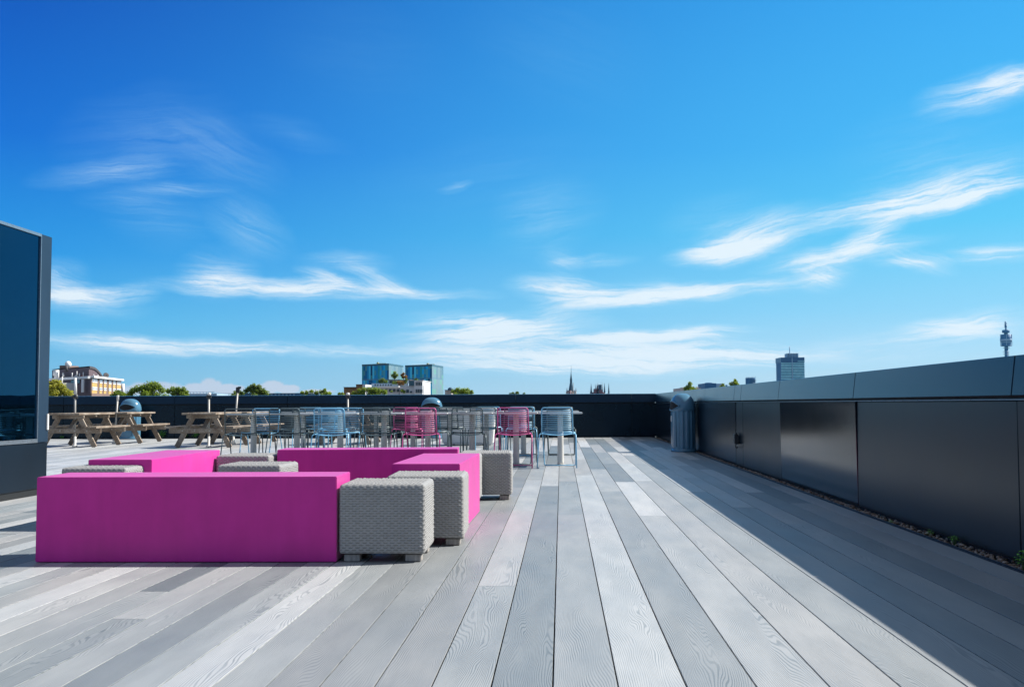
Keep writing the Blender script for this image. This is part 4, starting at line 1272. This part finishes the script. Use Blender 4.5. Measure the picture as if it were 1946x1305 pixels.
cone(ch, 1085.3, 720, 705, 3.8, Ys, 'spire', m_slate)
cone(ch, 1085.5, 708, 694, .7, Ys, 'finial', m_slate, .3)
for px, tp in ((1077.5, 736), (1094.5, 736), (1081, 740), (1091.5, 740)):
    shaft(ch, px, 830, 743.5, 2.6, Ys-1, 'turret', m_pale, 6)
    cone(ch, px, 743.5, tp, 2.2, Ys-1, 'pinnacle', m_gothic)
cone(ch, 1083.5, 749, 740.8, 6, Ys-6, 'gable', m_gothic, .2, 4)
shaft(ch, 1089.3, 744, 727, 1.1, Ys-1, 'stair_turret', m_pale, 6)
Yg = 460.0
go = empty('gothic_hall', (at(1140, 745, Yg).x, Yg, ZG), 0, 'red brick gothic hall with many pinnacles on the horizon', 'building')
shaft(go, 1135, 830, 745, 26, Yg+10, 'hall_wall', m_gothic, 4)
for px, b0, w0, tp, m_ in ((1123.5, 747, 4, 728, m_slate), (1131.5, 742, 2, 729, m_slate), (1135, 742, 5, 729, m_gothic), (1149, 746, 3.6, 727.5, m_slate), (1157, 747, 3.4, 727.5, m_slate), (1145.3, 740, 1.6, 727, m_pale), (1142.3, 731, 1, 724, m_steel), (1136.5, 733, .8, 724, m_steel)):
    shaft(go, px, 830, b0, max(w0, 1.5), Yg, 'turret', m_gothic if m_ is not m_slate else m_pale, 6); cone(go, px, b0, tp, w0, Yg, 'pinnacle', m_)
a, b_ = at(1137.3, 731, Yg), at(1143, 731, Yg); L = go.location
g = MB(); g.box(a.x-L.x, b_.x-L.x, -3, 4, 0, a.z-ZG); g.build('roof_tower', m_slate, go)
a, b_ = at(1128, 739, Yg), at(1132.5, 739, Yg)
g = MB(); g.box(a.x-L.x, b_.x-L.x, -6, 2, 0, a.z-ZG); g.build('wing', m_gothic, go)
a, b_ = at(1138, 741, Yg), at(1144.5, 741, Yg)
g = MB(); g.box(a.x-L.x, b_.x-L.x, -7, 0, 0, a.z-ZG); g.build('wing', m_gothic, go)

# right hand skyline
pb_ = empty('pale_block', (at(1300, 740, 190).x, 190, ZG), 0, 'pale low rooftop behind the treetop by the right bin', 'building')
lbox(pb_, 1293, 1332, 737, None, 190, 12, 'wall', m_pale); lbox(pb_, 1297, 1301, 735.5, 736.9, 192, 4, 'roof_house', m_white_r); lbox(pb_, 1325, 1327, 734.5, 736.9, 192, 2, 'chimney', m_white_r)
db = empty('office_slab', (at(1350, 735, 600).x, 600, ZG), 0, 'dark blue flat office slab with pale end just above the right parapet', 'building')
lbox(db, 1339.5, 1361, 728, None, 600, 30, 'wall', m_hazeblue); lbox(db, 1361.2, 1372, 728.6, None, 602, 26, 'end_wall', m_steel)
lbox(db, 1344, 1353, 726.7, 728, 606, 10, 'plant_room', m_steel); lbox(db, 1380.4, 1382.4, 731, None, 610, 5, 'chimney', m_hazeblue)
rt = empty('round_block', (at(1427.5, 730, 900).x, 900, ZG), 0, 'small round blue tower block with a ragged rooftop', 'building')
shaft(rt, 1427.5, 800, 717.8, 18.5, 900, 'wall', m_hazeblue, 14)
for k in range(5): cone(rt, 1427.5, 722+k*3, 721.2+k*3, 20 if k == 2 else 19.2, 900, 'floor_ring', m_slate, 19.2, 14)
for k in range(7): shaft(rt, 1419.5+k*2.7, 717.8, 715.8, .8, 898, 'roof_post', m_hazeblue, 6)

def tower_mat():
    m = bpy.data.materials.new('tower_glazing'); m.use_nodes = True
    t = NT(m.node_tree); b = m.node_tree.nodes['Principled BSDF']
    oc = t.n('ShaderNodeTexCoord').outputs['Object']
    n = t.noise(t.mapping(oc, (.25, .25, .3)), 1.0, 2)
    t.l(t.ramp(n, [(.35, (.24, .60, .68)), (.7, (.42, .78, .82))]), b.inputs['Base Color'])
    b.inputs['Roughness'].default_value = .25
    return m
Yt = 1100.0
tw = empty('office_tower', (at(1506.5, 720, Yt).x, Yt, ZG), 0, 'tall banded glass office tower with a mast on the right skyline', 'tower')
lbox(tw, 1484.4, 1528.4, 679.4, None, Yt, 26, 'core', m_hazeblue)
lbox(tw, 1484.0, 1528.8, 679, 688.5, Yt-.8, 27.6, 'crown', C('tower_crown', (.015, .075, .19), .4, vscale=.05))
mt = tower_mat()
for k in range(16):
    py = 689.2 + k*3.0
    lbox(tw, 1484.5, 1504.6, py, py+1.75, Yt-.5, .45, 'floor_band', mt)
    lbox(tw, 1506.2, 1528.3, py - (1.8 if False else 0), py+1.75, Yt-.5, .45, 'floor_band', mt)
lbox(tw, 1516, 1528.3, 685.6, 687, Yt-1, .19, 'floor_band', mt)
lbox(tw, 1504.8, 1506, 679.4, None, Yt-1.1, .6, 'mullion', m_steel)
lbox(tw, 1495.6, 1516.8, 671.5, 678.9, Yt+6, 12, 'plant_screen', m_steel)
for k in range(8): lbox(tw, 1495.4+k*3, 1496+k*3, 670.6, 678.9, Yt+5.5, .4, 'screen_post', m_slate)
a, b_ = at(1505.7, 678, Yt), at(1505.7, 656, Yt); L = tw.location
g = MB(); g.lathe([(.55, a.z-ZG), (.5, b_.z-ZG-3), (.2, b_.z-ZG)], 8, (a.x-L.x, 12)); g.build('mast', m_steel, tw)

Yb = 1700.0
tt = empty('telecom_tower', (at(1912.4, 660, Yb).x, Yb, ZG), 0, 'slim cylindrical telecommunications tower with stacked rings at far right', 'tower')
s = Yb/F; L = tt.location
zp = lambda py: at(1912.4, py, Yb).z - ZG
def lat(prof, name, m, n=20):
    g = MB(); g.lathe([(r_*s, zp(py)) for r_, py in prof], n); return g.build(name, m, tt)
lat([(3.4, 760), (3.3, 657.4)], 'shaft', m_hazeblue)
lat([(6.2, 658), (9.5, 657.6), (9.5, 657), (8.2, 656.4), (8.3, 650), (9.4, 649), (10.2, 648.4), (10.4, 643), (9.8, 642), (9.7, 635.5), (8, 635.2)], 'drum', m_hazeblue)
lat([(10.35, 648), (10.5, 647.6), (10.5, 644.8), (10.35, 644.4)], 'glass_band', m_steel)
lat([(8.5, 651.4), (8.6, 651), (8.6, 650.2), (8.4, 649.8)], 'glass_band', m_steel)
lat([(3.2, 635.4), (3.4, 632.4)], 'neck', m_slate)
lat([(5.5, 632.4), (6.5, 632), (6.5, 627.4), (5.2, 626.8)], 'aerial_ring', m_hazeblue)
lat([(1.6, 626.8), (1.5, 618)], 'mast', m_steel, 10); lat([(2.0, 622.5), (2.0, 616.6)], 'mast_drum', m_hazeblue, 10); lat([(1.9, 616.5), (1.7, 611.5), (.3, 610)], 'mast_head', m_steel, 10)
for py in (661, 668, 673, 678): lat([(3.4, py+.5), (6.4, py+.3), (6.4, py-.2), (3.4, py-.3)], 'platform', m_steel)
for k in range(10):
    a_ = k*2*PI/10
    g = MB(); g.box(-.5, .5, -.4, .4, zp(657), zp(635.5)); o = g.build('aerial', m_steel, tt, (math.cos(a_)*9.9*s, math.sin(a_)*9.9*s, 0), (0, 0, a_)) if k % 2 else g.bm.free()

# ------------------------------------------------------------------ the air between here and the far towers
hz = MB(); hz.box(-3000, 3000, -60, 2600, ZG - 2, 152)
hm = bpy.data.materials.new('haze_air'); hm.use_nodes = True
ht = NT(hm.node_tree); hm.node_tree.nodes.remove(hm.node_tree.nodes['Principled BSDF'])
pv = ht.n('ShaderNodeVolumePrincipled'); pv.inputs['Color'].default_value = (.18, .58, 1, 1); pv.inputs['Density'].default_value = 5.5e-5; pv.inputs['Anisotropy'].default_value = .2
ht.l(pv.outputs[0], hm.node_tree.nodes['Material Output'].inputs['Volume'])
tag(hz.build('haze', hm), kind='stuff')
